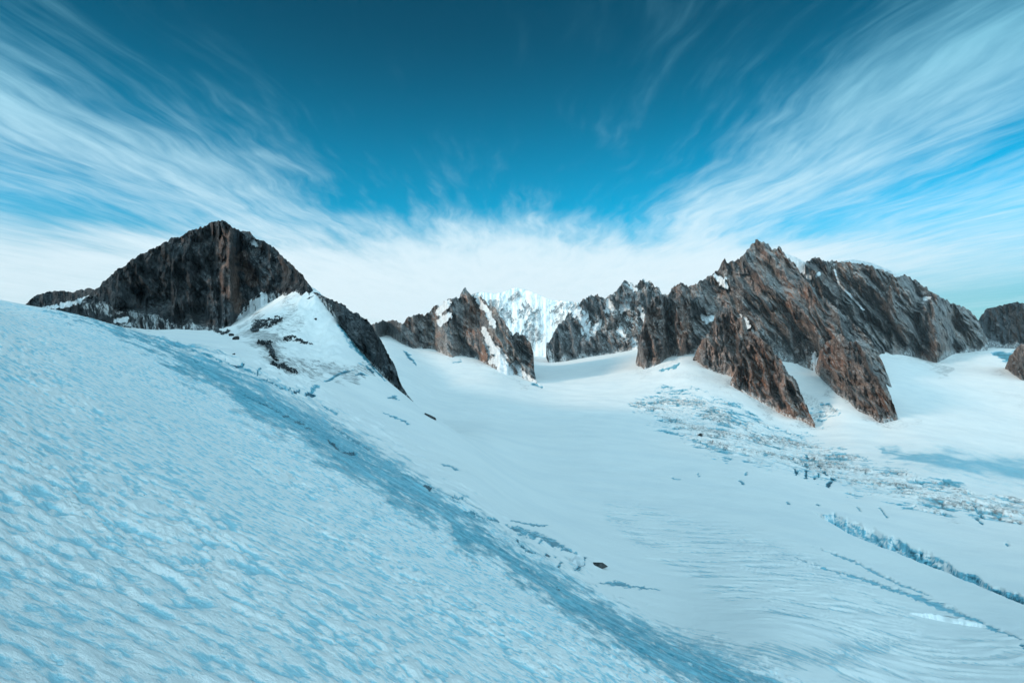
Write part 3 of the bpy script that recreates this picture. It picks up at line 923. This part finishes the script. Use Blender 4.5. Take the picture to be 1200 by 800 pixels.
    org = np.array([float(np.mean(P[:, 0, 0])), float(np.mean(P[:, 0, 1])), float(np.min(P[:, 0, 2]))])
    Vl = V - org
    q = grid_quads(len(xs), n2)[:, ::-1]
    root_attrs = at
    if len(snow):
        fm = pad(smask).ravel()[q].mean(1) > cut * 0.6
    else:
        fm = np.zeros(len(q), bool)
    # snow patches big enough to see become parts of their own, the crumbs stay rock
    blobs = pieces(q, fm, len(Vl)) if fm.any() else []
    blobs = [b_ for b_ in blobs if len(b_) > 45]
    fm = np.zeros(len(q), bool)
    for b_ in blobs:
        fm[b_] = True
    rf = (pad(rm).ravel()[q].mean(1) > 0.6) & ~fm if rust else np.zeros(len(q), bool)
    rblobs = [b_ for b_ in (pieces(q, rf, len(Vl)) if rf.any() else []) if len(b_) > 250]
    rf = np.zeros(len(q), bool)
    for b_ in rblobs:
        rf[b_] = True
    o = bpy.data.objects.new(name, None)
    COL.objects.link(o)
    o.location = org
    set_props(o, label, cat, group, kind)
    v_, q_, a_ = submesh(Vl, q, ~fm & ~rf, at)
    mesh_obj(body, v_, q_, mat, o, a_, smooth=(mat in (M_PATCH, M_DOME)))
    for b_ in blobs:
        v_, q_, a_ = submesh(Vl, q, b_, at)
        long_ = np.ptp(v_[:, 2]) > 1.9 * np.ptp(v_[:, 0])
        mesh_obj(snow_name if snow_name != "snow_patch" else ("snow_gully" if long_ else "snow_patch"), v_, q_, mat2 or M_PATCH, o, a_, smooth=mat not in (M_PATCH, M_DOME))
    for b_ in rblobs:
        v_, q_, a_ = submesh(Vl, q, b_, at)
        mesh_obj("rust_band", v_, q_, mat, o, a_, smooth=False)["label"] = "rust-brown face of bare rock"
    return o


def pieces(q, keep, nv):
    """face indices of each connected piece of the kept faces"""
    idx = np.nonzero(keep)[0]
    lab = np.full(nv, -1, np.int64)
    vq = q[idx]
    lab[vq.ravel()] = vq.ravel()
    for _ in range(4000):
        m_ = lab[vq].min(1)
        new = lab.copy()
        np.minimum.at(new, vq.ravel(), np.repeat(m_, 4))
        new = np.where(new >= 0, new[new], new)
        if (new == lab).all():
            break
        lab = new
    fl = lab[vq[:, 0]]
    order = np.argsort(fl, kind='stable')
    cuts = np.nonzero(np.diff(fl[order]))[0] + 1
    return [idx[c] for c in np.split(order, cuts)]


# far away in the middle: the high snow mountain, white with a few bare ribs
rock_mass("snow_mountain", "high white snow mountain with a few grey rock ribs, farthest away in the middle", "mountain",
          [(540, 352), (553, 345), (564, 342), (579, 344), (590, 342), (600, 338), (606, 337), (618, 340), (630, 345), (647, 352), (661, 352), (675, 354),
           (690, 352), (720, 350), (760, 352)],
          [(540, 424), (600, 430), (640, 428), (700, 424), (760, 424)], 900, M_DOME, lean=-0.5, wl=420, amp=48, jag=.4, seed=5,
          fixed=[(540, 5600), (760, 5600)],
          snow=[[(557, 346, 4), (562, 350, 5), (566, 358, 3)], [(578, 356, 9), (592, 366, 9), (598, 376, 6)], [(600, 352, 5), (607, 346, 4)],
                [(611, 366, 6), (620, 358, 7)], [(622, 398, 10), (625, 385, 9), (629, 366, 5)], [(618, 395, 6), (634, 396, 7)],
                [(650, 366, 8), (661, 358, 6)], [(652, 378, 6), (660, 368, 7)], [(672, 362, 9), (690, 358, 9)]],
          snow_name="rock_rib", body="snow_face", mat2=M_ROCK_HAZED, cut=0.95, snow_noise=1.1, block=.5, step=.5)
# ridge of needles to the right of it
rock_mass("rock_ridge", "grey ridge of rock needles streaked with snow, right of the white mountain", "mountain",
          [(640, 402), (647, 395), (655, 381), (664, 369), (675, 361), (683, 352), (692, 347), (699, 345), (706, 350), (715, 348), (726, 338),
           (731, 329), (733, 325), (736, 330), (743, 335), (749, 331), (755, 329), (761, 328), (768, 336), (776, 343), (784, 348), (800, 365)],
          [(640, 404), (647, 415), (652, 426), (661, 420), (672, 422), (689, 417), (703, 416), (720, 413), (732, 415), (746, 408), (784, 405), (800, 405)],
          380, M_ROCK_FAR, lean=0.25, wl=85, amp=62, jag=2.4, seed=13, fixed=[(640, 4150), (700, 4300), (760, 4200), (800, 4000)],
          snow=[[(672, 362, 6), (684, 372, 7), (688, 386, 7)], [(690, 395, 4), (700, 385, 5), (703, 378, 3)], [(712, 365, 5), (716, 355, 5)],
                [(735, 350, 5), (731, 362, 6)], [(742, 398, 5), (745, 408, 5)], [(722, 384, 3), (734, 396, 3)], [(738, 333, 3), (744, 340, 3)],
                [(750, 360, 3), (757, 378, 3)]], snow_noise=1.2, cut=.45, red=[([(700, 385, 20), (740, 390, 20)], .5)])
# centre-left peak with its white gully
rock_mass("rock_peak", "pointed grey-brown peak split by a white snow gully", "mountain",
          [(424, 392), (432, 384), (440, 379), (448, 376), (460, 376), (471, 377), (478, 372), (485, 369), (499, 368), (513, 358), (522, 352), (539, 347), (543, 340), (545, 337),
           (547, 340), (550, 344), (559, 347), (570, 352), (579, 360), (587, 371), (596, 384), (601, 394), (605, 389), (615, 395), (622, 402), (625, 414),
           (626, 434), (629, 448)],
          [(424, 396), (437, 398), (445, 397), (457, 394), (474, 406), (488, 410), (505, 409), (528, 419), (545, 419), (562, 422), (576, 432), (587, 439), (601, 441),
           (618, 446), (629, 449)], 330, M_ROCK, lean=0.55, wl=95, amp=55, jag=2.0, seed=23, dmin=1900, dmax=4000,
          snow=[[(559, 349, 3), (570, 364, 4.5), (577, 378, 4), (580, 384, 2)], [(566, 384, 2.5), (573, 400, 6), (584, 420, 10), (594, 437, 11)],
                [(514, 364, 6), (524, 356, 5)], [(516, 377, 5), (526, 370, 4)], [(604, 425, 3), (612, 438, 4), (625, 447, 4)]],
          red=[([(548, 350, 9), (552, 372, 13), (556, 400, 13), (566, 420, 6)], 1.0)], tone=[([(612, 400, 14), (618, 420, 10)], .8), ([(445, 385, 14), (475, 382, 10)], .7)],
          snow_noise=.55)

# the great wall on the right and its buttresses
rock_mass("rock_mountain", "grey and rust-brown rock mountain with the highest jagged summit, right of centre", "mountain",
          [(776, 352), (784, 345), (790, 335), (800, 333), (806, 335), (814, 333), (823, 327), (832, 324), (842, 316), (846, 307), (849, 304), (853, 306), (857, 308), (870, 301),
           (878, 290), (886, 281), (890, 284), (895, 282), (904, 290), (910, 292), (914, 290), (920, 299), (932, 309), (938, 320), (946, 330), (958, 340), (970, 353), (982, 362),
           (994, 372), (1006, 384), (1016, 394), (1026, 408), (1035, 426), (1042, 446), (1046, 455)],
          [(776, 410), (814, 411), (870, 405), (910, 412), (935, 430), (955, 428), (985, 440), (1020, 453), (1036, 456), (1046, 457)],
          480, M_ROCK, lean=0.62, wl=120, amp=78, jag=2.2, seed=37, fixed=[(776, 2780), (900, 2650), (985, 2340), (1046, 2230)],
          snow=[[(838, 324, 3), (846, 330, 6), (850, 335, 4)], [(823, 372, 4), (830, 374, 6), (837, 374, 4)], [(867, 370, 2), (872, 377, 5), (876, 383, 4)],
                [(953, 415, 4), (958, 425, 6)]],
          red=[([(893, 300, 10), (888, 335, 14)], .8), ([(914, 296, 6), (926, 330, 14), (938, 352, 22), (950, 380, 18)], 1.0), ([(958, 360, 10), (975, 400, 14)], .8),
               ([(848, 308, 7), (836, 322, 8)], .6)],
          tone=[([(985, 390, 8), (995, 412, 10), (1020, 434, 8)], .8)], snow_noise=.6)  # tone here paints the dark shadow lying in the gully
MOUNTAIN = rock_mass("rock_mountain", "dark grey rock wall topped by a smooth snow cap, right of the jagged summit", "mountain",
          [(912, 345), (930, 326), (941, 317), (944, 308), (951, 302), (967, 304),
           (979, 307), (985, 306), (1010, 309), (1032, 316), (1054, 325), (1059, 321), (1076, 331), (1092, 342), (1114, 354), (1134, 362), (1142, 368),
           (1150, 384), (1157, 398)],
          [(912, 380), (985, 425), (1040, 436), (1046, 419), (1059, 416), (1065, 413), (1087, 423), (1098, 428), (1106, 416), (1120, 413), (1147, 412), (1157, 404)],
          460, M_ROCK, lean=0.62, wl=110, amp=74, jag=2.0, seed=39, fixed=[(912, 3150), (1000, 3050), (1046, 3160), (1075, 3350), (1098, 3200), (1120, 3700), (1157, 3740)],
          snow=[[(978, 316, 0.8), (983, 332, 1.3), (996, 346, 1.4), (1012, 363, 1.0)], [(936, 309, 3), (943, 318, 5), (948, 326, 3)],
                [(957, 323, 2.5), (960, 320, 2.5)], [(1084, 350, 2.5), (1090, 349, 2)]],
          red=[([(1078, 338, 12), (1090, 345, 10)], .6), ([(1095, 410, 12), (1102, 395, 12)], .5), ([(970, 330, 10), (980, 350, 10)], .5)],
          tone=[([(955, 310, 12), (990, 340, 20), (1040, 380, 24)], .45), ([(1083, 385, 6), (1085, 410, 8)], .8)], snow_noise=.6)
CAP1 = rock_mass("snow_cap", "smooth white snow cap curving along the ridge behind the rock crest", "snow cap",
          [(970, 312), (985, 306), (1000, 304), (1020, 307.5), (1040, 315.5), (1056, 324), (1068, 332)],
          [(970, 318), (985, 316), (1010, 320), (1040, 328), (1068, 336)], 20, M_PATCH, body="snow_crest", wl=200, amp=4, jag=.15, seed=3,
          fixed=[(970, 3500), (1070, 4050)], thick=3)
CAP2 = rock_mass("snow_cap", "small white snow saddle behind the notch right of the jagged summit", "snow cap",
          [(914, 300), (922, 297), (934, 302), (946, 309), (956, 315)], [(914, 318), (930, 322), (956, 326)], 20, M_PATCH, body="snow_crest", wl=200, amp=4, jag=.2, seed=4,
          fixed=[(914, 3450), (956, 3500)], thick=3)
for cap in (CAP1, CAP2):
    c_ = cap.children[0]
    c_.parent = MOUNTAIN
    c_.location = cap.location - MOUNTAIN.location
    c_["label"] = cap["label"]
    bpy.data.objects.remove(cap)
    c_.name = "snow_cap"
rock_mass("rock_buttress", "twin rust-brown pillars at the left end of the big rock mountain", "buttress",
          [(745, 424), (748, 405), (753, 380), (760, 358), (768, 348), (776, 345), (783, 350), (787, 340), (794, 332), (801, 332), (806, 342), (810, 362), (815, 385), (820, 408)],
          [(745, 426), (754, 435), (770, 429), (786, 418), (798, 419), (814, 414), (820, 411)], 200, M_ROCK, lean=0.12, wl=56, amp=50, jag=2.2, seed=43,
          dmin=1700, dmax=3600, redbase=.5, red=[([(795, 340, 10), (799, 375, 14), (803, 405, 12)], 1.0), ([(760, 370, 10), (762, 410, 16)], .8)],
          tone=[([(781, 355, 6), (784, 380, 7), (786, 405, 6)], .85)])
rock_mass("rock_buttress", "broad brown buttress with a blunt top, between the twin pillars and the red spur", "buttress",
          [(812, 420), (822, 400), (832, 388), (838, 370), (843, 360), (851, 354), (858, 360), (866, 368), (873, 374), (878, 392), (884, 420), (888, 445)],
          [(812, 421), (826, 432), (845, 438), (861, 443), (888, 450)], 210, M_ROCK, lean=0.25, wl=62, amp=50, jag=2.4, seed=47, dmin=1600, dmax=3400, near=10,
          redbase=.55, red=[([(852, 362, 12), (850, 385, 16)], .9), ([(850, 420, 18)], .5)], tone=[([(868, 400, 7), (870, 435, 9)], .9)])
rock_mass("rock_buttress", "rust-red rock spur reaching lowest onto the glacier, streaked with black cracks", "buttress",
          [(856, 447), (862, 436), (867, 425), (870, 402), (875, 390), (881, 386), (889, 391), (901, 404), (911, 418), (917, 424), (923, 435), (929, 444), (936, 454), (942, 468), (948, 482), (955, 496)],
          [(856, 449), (867, 458), (882, 464), (895, 472), (907, 479), (923, 487), (939, 492), (955, 497)], 190, M_ROCK, lean=0.42, wl=46, amp=46, jag=2.6, seed=53,
          dmin=1400, dmax=3000, near=30, redbase=.7, red=[([(890, 400, 14), (900, 440, 24), (930, 475, 20)], 1.0)], tone=[([(866, 430, 8), (866, 452, 9)], .8)])
rock_mass("rock_outcrop", "short dark brown rock knob in the gap between the red spur and grey buttress", "rock outcrop",
          [(921, 417), (928, 412), (934, 404), (940, 401), (947, 408), (954, 416), (958, 432)], [(921, 418), (935, 425), (945, 430), (958, 434)], 80, M_ROCK,
          lean=.3, wl=50, amp=26, jag=1.2, seed=59, dmin=1700, dmax=3200, redbase=.5, near=20)
rock_mass("rock_buttress", "grey-topped brown buttress ending in a rounded toe on the snow", "buttress",
          [(956, 432), (961, 412), (967, 402), (974, 398), (983, 392), (992, 398), (1004, 402), (1016, 412), (1024, 424), (1032, 436), (1038, 448), (1044, 464), (1048, 475), (1052, 488)],
          [(956, 434), (967, 447), (986, 463), (1001, 476), (1017, 485), (1032, 494), (1044, 493), (1052, 489)], 230, M_ROCK, lean=0.5, wl=56, amp=50, jag=2.4, seed=61,
          dmin=1400, dmax=3000, near=30, redbase=.4, red=[([(965, 410, 14), (975, 425, 16)], 1.0), ([(1030, 470, 14), (1042, 485, 12)], .7)],
          tone=[([(990, 405, 10), (1012, 425, 10), (1034, 452, 8)], .7)])
rock_mass("rock_mountain", "dark rounded rock mountain cut off by the right edge, behind the snow saddle", "mountain",
          [(1143, 384), (1148, 372), (1156, 362), (1175, 357), (1191, 354), (1200, 356), (1230, 352), (1270, 370), (1300, 400)],
          [(1143, 388), (1158, 401), (1175, 405), (1200, 405), (1300, 404)], 300, M_ROCK_DARK, lean=.2, wl=120, amp=60, jag=1.0, seed=67, fixed=[(1143, 4000), (1300, 4000)])
rock_mass("rock_outcrop", "dark rock outcrop at the right edge standing in glacier snow", "rock outcrop",
          [(1178, 430), (1183, 418), (1191, 408), (1200, 402), (1225, 392), (1260, 410), (1280, 440)], [(1178, 431), (1185, 438), (1192, 445), (1200, 447), (1280, 448)],
          120, M_ROCK, lean=.2, wl=60, amp=34, jag=1.2, seed=71, dmin=1800, dmax=3600, redbase=.3, tone=[([(1190, 430, 20)], .5)])

# the dark peak on the left
rock_mass("rock_peak", "big dark pyramid peak on the left with a reddish streak below its summit", "mountain",
          [(96, 352), (105, 345), (116, 336), (130, 322), (145, 312), (160, 300), (185, 288), (200, 280), (215, 275), (232, 267), (245, 262), (256, 258), (264, 258), (270, 265), (280, 270), (292, 272), (300, 279),
           (312, 284), (320, 289), (328, 297), (340, 308), (348, 315), (354, 322), (360, 330), (366, 338), (371, 345)],
          [(96, 354), (105, 357), (125, 359), (140, 366), (165, 370), (185, 372), (195, 379), (210, 386), (222, 379), (235, 384), (258, 386), (271, 384), (282, 374), (295, 364),
           (304, 352), (315, 346), (328, 345), (338, 349), (348, 345), (358, 352), (366, 350), (371, 346)], 190, M_ROCK_DARK, lean=0.12, wl=34, amp=24, jag=1.6, seed=79, block=1.2, dmin=500, dmax=1500,
          snow=[[(296, 283, 4), (301, 287, 4)], [(281, 372, 4), (300, 357, 7), (310, 345, 4)]], red=[([(266, 274, 9), (264, 300, 15), (270, 335, 15), (276, 360, 9)], 1.0), ([(284, 300, 9), (296, 330, 9)], .8)],
          tone=[([(170, 330, 50), (215, 320, 50), (240, 300, 30)], .35)])
rock_mass("rock_ridge", "low dark ridge left of the pyramid peak, just above the snow slope", "ridge",
          [(24, 362), (32, 355), (40, 347), (52, 343), (68, 341), (80, 342), (95, 340), (104, 337), (112, 340), (122, 352)], [(24, 364), (50, 366), (80, 358), (104, 352), (122, 356)], 60, M_ROCK_DARK, lean=0, wl=30, amp=12,
          jag=1.2, seed=83, fixed=[(24, 980), (122, 980)])
rock_mass("rock_outcrop", "flat dark rock slab under a snow ledge, below the low ridge", "rock outcrop",
          [(36, 362), (60, 357), (85, 351), (105, 346), (125, 351), (142, 361), (150, 368), (160, 375)], [(36, 368), (60, 378), (100, 384), (130, 385), (150, 381), (160, 377)], 70, M_ROCK_DARK, lean=.3, wl=20, amp=6,
          jag=.8, seed=87, fixed=[(36, 800), (160, 800)], snow=[[(40, 364, 2.4), (75, 357, 3.4), (104, 350, 4)], [(104, 351, 4), (116, 357, 4)], [(122, 361, 3.5), (140, 366, 3)], [(135, 376, 3), (148, 374, 3)]], snow_noise=.8)
rock_mass("rock_rib", "dark rock rib running down right from the pyramid peak along the snow edge", "rock rib",
          [(366, 342), (372, 343), (385, 350), (402, 356), (412, 365), (425, 371), (435, 379), (442, 392), (448, 402), (455, 414), (461, 425), (467, 442), (473, 455), (478, 463), (484, 470)],
          [(366, 344), (378, 350), (386, 358), (392, 370), (400, 386), (410, 398), (422, 412), (441, 432), (455, 446), (464, 455), (474, 463), (484, 471)], 60, M_ROCK_DARK, lean=0.3, wl=26, amp=14, jag=1.4, seed=89,
          dmin=450, dmax=1000, fixed=[(366, 840), (395, 790), (430, 735), (465, 680), (484, 650)], thick=.8)


# ------------------------------------------------------------------ rock and ice lying on the snow
def outcrop(name, label, cat, pts, lift, mat, seed, dmin, dmax, wl=8., group=None, part="rock_face", thr=0.25, nz=0.7, kind=None):
    """bedrock or rubble breaking through the snow: a rough sheet that rises out of the ground and dips back under it"""
    P_ = np.array(pts, float)
    w = P_[:, 2].max() * 1.3
    gx = np.arange(P_[:, 0].min() - w, P_[:, 0].max() + w, 0.45)
    gy = np.arange(P_[:, 1].min() - w, P_[:, 1].max() + w, 0.35)
    X, Y = np.meshgrid(gx, gy[::-1], indexing='ij')
    D = meet_real(X, Y, dmin, dmax)
    ok = ~np.isnan(D)
    D = np.where(ok, D, np.nanmedian(D))
    u, v = uvd(X, Y)
    V = np.stack([u * D, D, v * D], -1)
    a, b = V[..., 0], V[..., 1]
    m = np.clip(band(X, Y, pts), 0, 1)
    m = np.where(m > 0, m + 1.9 * nz * fbm(X / 6, Y / 2.2, seed, 5, 0.75), -0.5)
    h = 0.42 * lift * (np.clip(m - thr, -0.6, 0.5) * 1.6 + 0.5 * facets(a / wl, b / (1.6 * wl), seed + 5) * (m > thr))
    V[..., 2] += h
    q = grid_quads(len(gx), len(gy))
    vis = ((m > thr - 0.15) & ok).ravel()[q].all(1)
    flat = V.reshape(-1, 3)
    if not vis.any():
        print('no outcrop', label, np.isnan(D).mean(), ok.mean())
        return None
    org = flat[vis_first(q, vis)]
    parts_ = [p for p in pieces(q, vis, len(flat)) if len(p) > 24]
    at = {'red': np.zeros(len(flat)), 'tone': np.zeros(len(flat)), 'lean': np.zeros(len(flat))}
    if not parts_:
        return None
    keep = np.concatenate(parts_)
    v_, q_, a_ = submesh(flat - org, q, keep, at)
    o = mesh_obj(name, v_, q_, mat, None, a_, smooth=False)
    o.location = org
    return set_props(o, label, cat, group, kind)


def vis_first(q, vis):
    return q[np.nonzero(vis)[0][0], 0]


def boulder(name, label, px, py, w, h, mat, seed, dmin=60, dmax=6000, group=None, flat=0.9, sink=0.25, cat="boulder", tilt=0.0):
    """a loose block: rounded box chipped by random planes, sitting in the snow"""
    d = float(meet_real(np.array([px]), np.array([py + h * 0.4]), dmin, dmax)[0])
    if not d == d:
        return None
    rng = np.random.default_rng(seed)
    nu, nv = 28, 18
    U, Vv = np.meshgrid(np.linspace(0, 2 * np.pi, nu + 1), np.linspace(-np.pi / 2, np.pi / 2, nv), indexing='ij')
    n = np.stack([np.cos(Vv) * np.cos(U), np.cos(Vv) * np.sin(U), np.sin(Vv)], -1)
    r = np.full(U.shape, 1.3)
    for _ in range(16):
        k = rng.normal(size=3)
        k /= np.linalg.norm(k)
        r = np.minimum(r, (0.72 + 0.35 * rng.random()) / np.maximum((n * k).sum(-1), 1e-3))
    P = n * r[..., None]
    P *= np.array([w, w * flat, h]) / F * d * 0.5
    c, s_ = math.cos(tilt), math.sin(tilt)
    P = np.stack([P[..., 0] * c - P[..., 2] * s_, P[..., 1], P[..., 0] * s_ + P[..., 2] * c], -1)
    P[..., 2] += h / F * d * (0.5 - sink)
    u, v = uvd(px, py + h * 0.4)
    q = grid_quads(nu + 1, nv)
    at = {k: np.zeros(P.shape[0] * P.shape[1]) for k in ('red', 'tone', 'lean')}
    o = mesh_obj(name, P.reshape(-1, 3), q, mat, None, at, smooth=False)
    o.location = (u * d, d, float(real_v(np.array([math.atan(u)]), np.array([math.log(d * math.sqrt(1 + u * u))]))[0]) * d * math.sqrt(1 + u * u))
    return set_props(o, label, cat, group)


outcrop("rock_outcrop", "dark rock patch breaking through the snow apron directly below the pyramid peak", "rock outcrop", [(296, 389, 4), (302, 381, 7), (316, 379, 6.5), (330, 373, 4)], 5, M_ROCK_DARK, 301, 450, 950, group="dark rock breaking through the snow under the pyramid peak")
outcrop("rock_outcrop", "ragged dark rock streak in the middle of the snow apron, pointing downhill", "rock outcrop", [(304, 402, 3.5), (316, 404, 4.5), (318, 415, 5), (324, 424, 3)], 4.5, M_ROCK_DARK, 307, 450, 950, group="dark rock breaking through the snow under the pyramid peak")
outcrop("rock_outcrop", "thin dark rock step at the lower foot of the snow apron", "rock outcrop", [(320, 428, 4), (334, 431, 4.5), (347, 437, 2.5)], 4, M_ROCK_DARK, 313, 400, 950, group="dark rock breaking through the snow under the pyramid peak")
outcrop("rock_outcrop", "small grey rock rim on the right part of the snow apron", "rock outcrop", [(334, 398, 3), (342, 396, 3.5), (352, 400, 3), (366, 404, 1.5)], 3, M_ROCK_DARK, 317, 450, 950, group="dark rock breaking through the snow under the pyramid peak")
outcrop("rock_outcrop", "row of dark rubble below the cliff foot of the pyramid peak", "rock outcrop", [(243, 384, 3), (252, 387, 3.5), (262, 390, 3), (268, 388, 2)], 3, M_ROCK_DARK, 331, 450, 1000, group="dark rock breaking through the snow under the pyramid peak")
outcrop("rock_outcrop", "long thin rubble band in snow left of the pyramid peak's foot", "rock outcrop", [(135, 383, 3), (155, 381, 3.5), (176, 376, 3.5), (190, 371, 3)], 3, M_ROCK_DARK, 337, 350, 1000, thr=.2, group="dark rock breaking through the snow under the pyramid peak")
outcrop("rock_outcrop", "bluish rubble at the lower tip of the dark rock rib", "rock outcrop", [(478, 456, 4), (486, 464, 6), (492, 470, 5), (496, 475, 3)], 3.5, M_ROCK_DARK, 341, 400, 900, group="dark rock breaking through the snow under the pyramid peak")
for px_, py_, w_, h_, lb, sd in [(271, 392, 6, 4, "small dark boulder on snow left of the rock patch, the higher of two", 1), (277, 396, 8, 4.5, "dark boulder on snow left of the rock patch, the lower of two", 2),
                                 (274, 414.5, 4, 2, "tiny dark stone alone on the snow field below the pyramid peak", 3), (370, 373.5, 3.6, 2.6, "tiny dark stone high on the snow apron beside the rib", 4),
                                 (504, 487.5, 15, 3, "slim dark rock sliver on the snow crest beyond the rock rib", 5), (820.5, 509, 6, 4, "single black rock among the broken white ice", 6)]:
    boulder("boulder", lb, px_, py_, w_, h_, M_ROCK_NEAR, 400 + sd, 250, 2600, tilt=-0.45 if sd == 5 else 0.1 * sd, group="loose dark boulders on the snow")
boulder("boulder", "flat black boulder lying on the snow at the end of the blue ice cracks", 702, 661, 19, 6, M_ROCK_NEAR, 421, 100, 600, tilt=-0.14, group="loose dark boulders on the snow")
boulder("ice_block", "tilted blue-grey ice block beside the flat black boulder", 676, 655, 18, 12, M_SERAC, 425, 100, 600, cat="ice block", tilt=0.3)


def drift(name, label, a, b, w, h, seed):
    """long low snow drift lying on the glacier from picture point a to b, tapering at both ends, undercut on the near side"""
    n, k = 90, 16
    t = np.linspace(0, 1, n)
    X, Y = a[0] + (b[0] - a[0]) * t, a[1] + (b[1] - a[1]) * t + 1.0 * np.sin(t * 3.0)
    D = meet_real(X, Y, 80, 600)
    D = np.interp(t, t[~np.isnan(D)], D[~np.isnan(D)])
    D = np.convolve(np.pad(D, 9, mode='edge'), np.ones(19) / 19, mode='valid')
    u, v = uvd(X, Y)
    base = np.stack([u * D, D, v * D], -1)
    env = np.sin(np.pi * np.clip(t, 0.0, 1) ** 1.5) ** 0.45 + 0.02
    V = np.zeros((n, k, 3))
    for j in range(k):
        s_ = j / (k - 1) * 2 - 1                              # -1 near side, +1 far side
        prof = (1 - abs(s_) ** 2.2) if s_ > -0.35 else np.interp(s_, [-1, -0.8, -0.35], [-0.3, 0.25, 0.86])
        V[:, j, 0] = base[:, 0]
        V[:, j, 1] = base[:, 1] + s_ * w * env
        V[:, j, 2] = base[:, 2] + (h * prof * env * (1 + 0.25 * fbm(t * 9, t * 0 + j * 0.2, seed, 3)) + 0.35)
    V[:, -1, 2] -= 1.2
    V[:, 0, 2] -= 1.2
    org = base[n // 2]
    q = grid_quads(n, k)
    o = mesh_obj(name, V.reshape(-1, 3) - org, q, M_DOME, None, {'red': np.zeros(n * k)})
    o.location = org
    return set_props(o, label, "snow drift")


drift("snow_drift", "long thin white snow drift lying alone at the lower right, dark along its near edge", (1066, 719), (1156, 735), 1.5, 1.5, 7)

# ------------------------------------------------------------------ the air: a faint even haze that pales the farthest peaks
def build_haze():
    m = bpy.data.materials.new("haze")
    m.use_nodes = True
    g = N(m.node_tree)
    g.n.remove(g.n['Principled BSDF'])
    v = g.new('ShaderNodeVolumePrincipled')
    v.inputs['Color'].default_value = (0.6, 0.86, 1.0, 1)
    v.inputs['Density'].default_value = 1.2e-5
    g.l.new(v.outputs[0], g.n['Material Output'].inputs['Volume'])
    X_, lo, hi = 12600.0, -460.0, 760.0
    vs = np.array([(sx * X_, sy * X_, zz) for zz in (lo, hi) for sx, sy in ((-1, -1), (1, -1), (1, 1), (-1, 1))])
    qs = np.array([(3, 2, 1, 0), (4, 5, 6, 7), (0, 1, 5, 4), (1, 2, 6, 5), (2, 3, 7, 6), (3, 0, 4, 7)])
    set_props(mesh_obj("haze", vs, qs, m, smooth=False), "thin pale haze in the air over the glacier", "haze", kind="stuff")


build_haze()
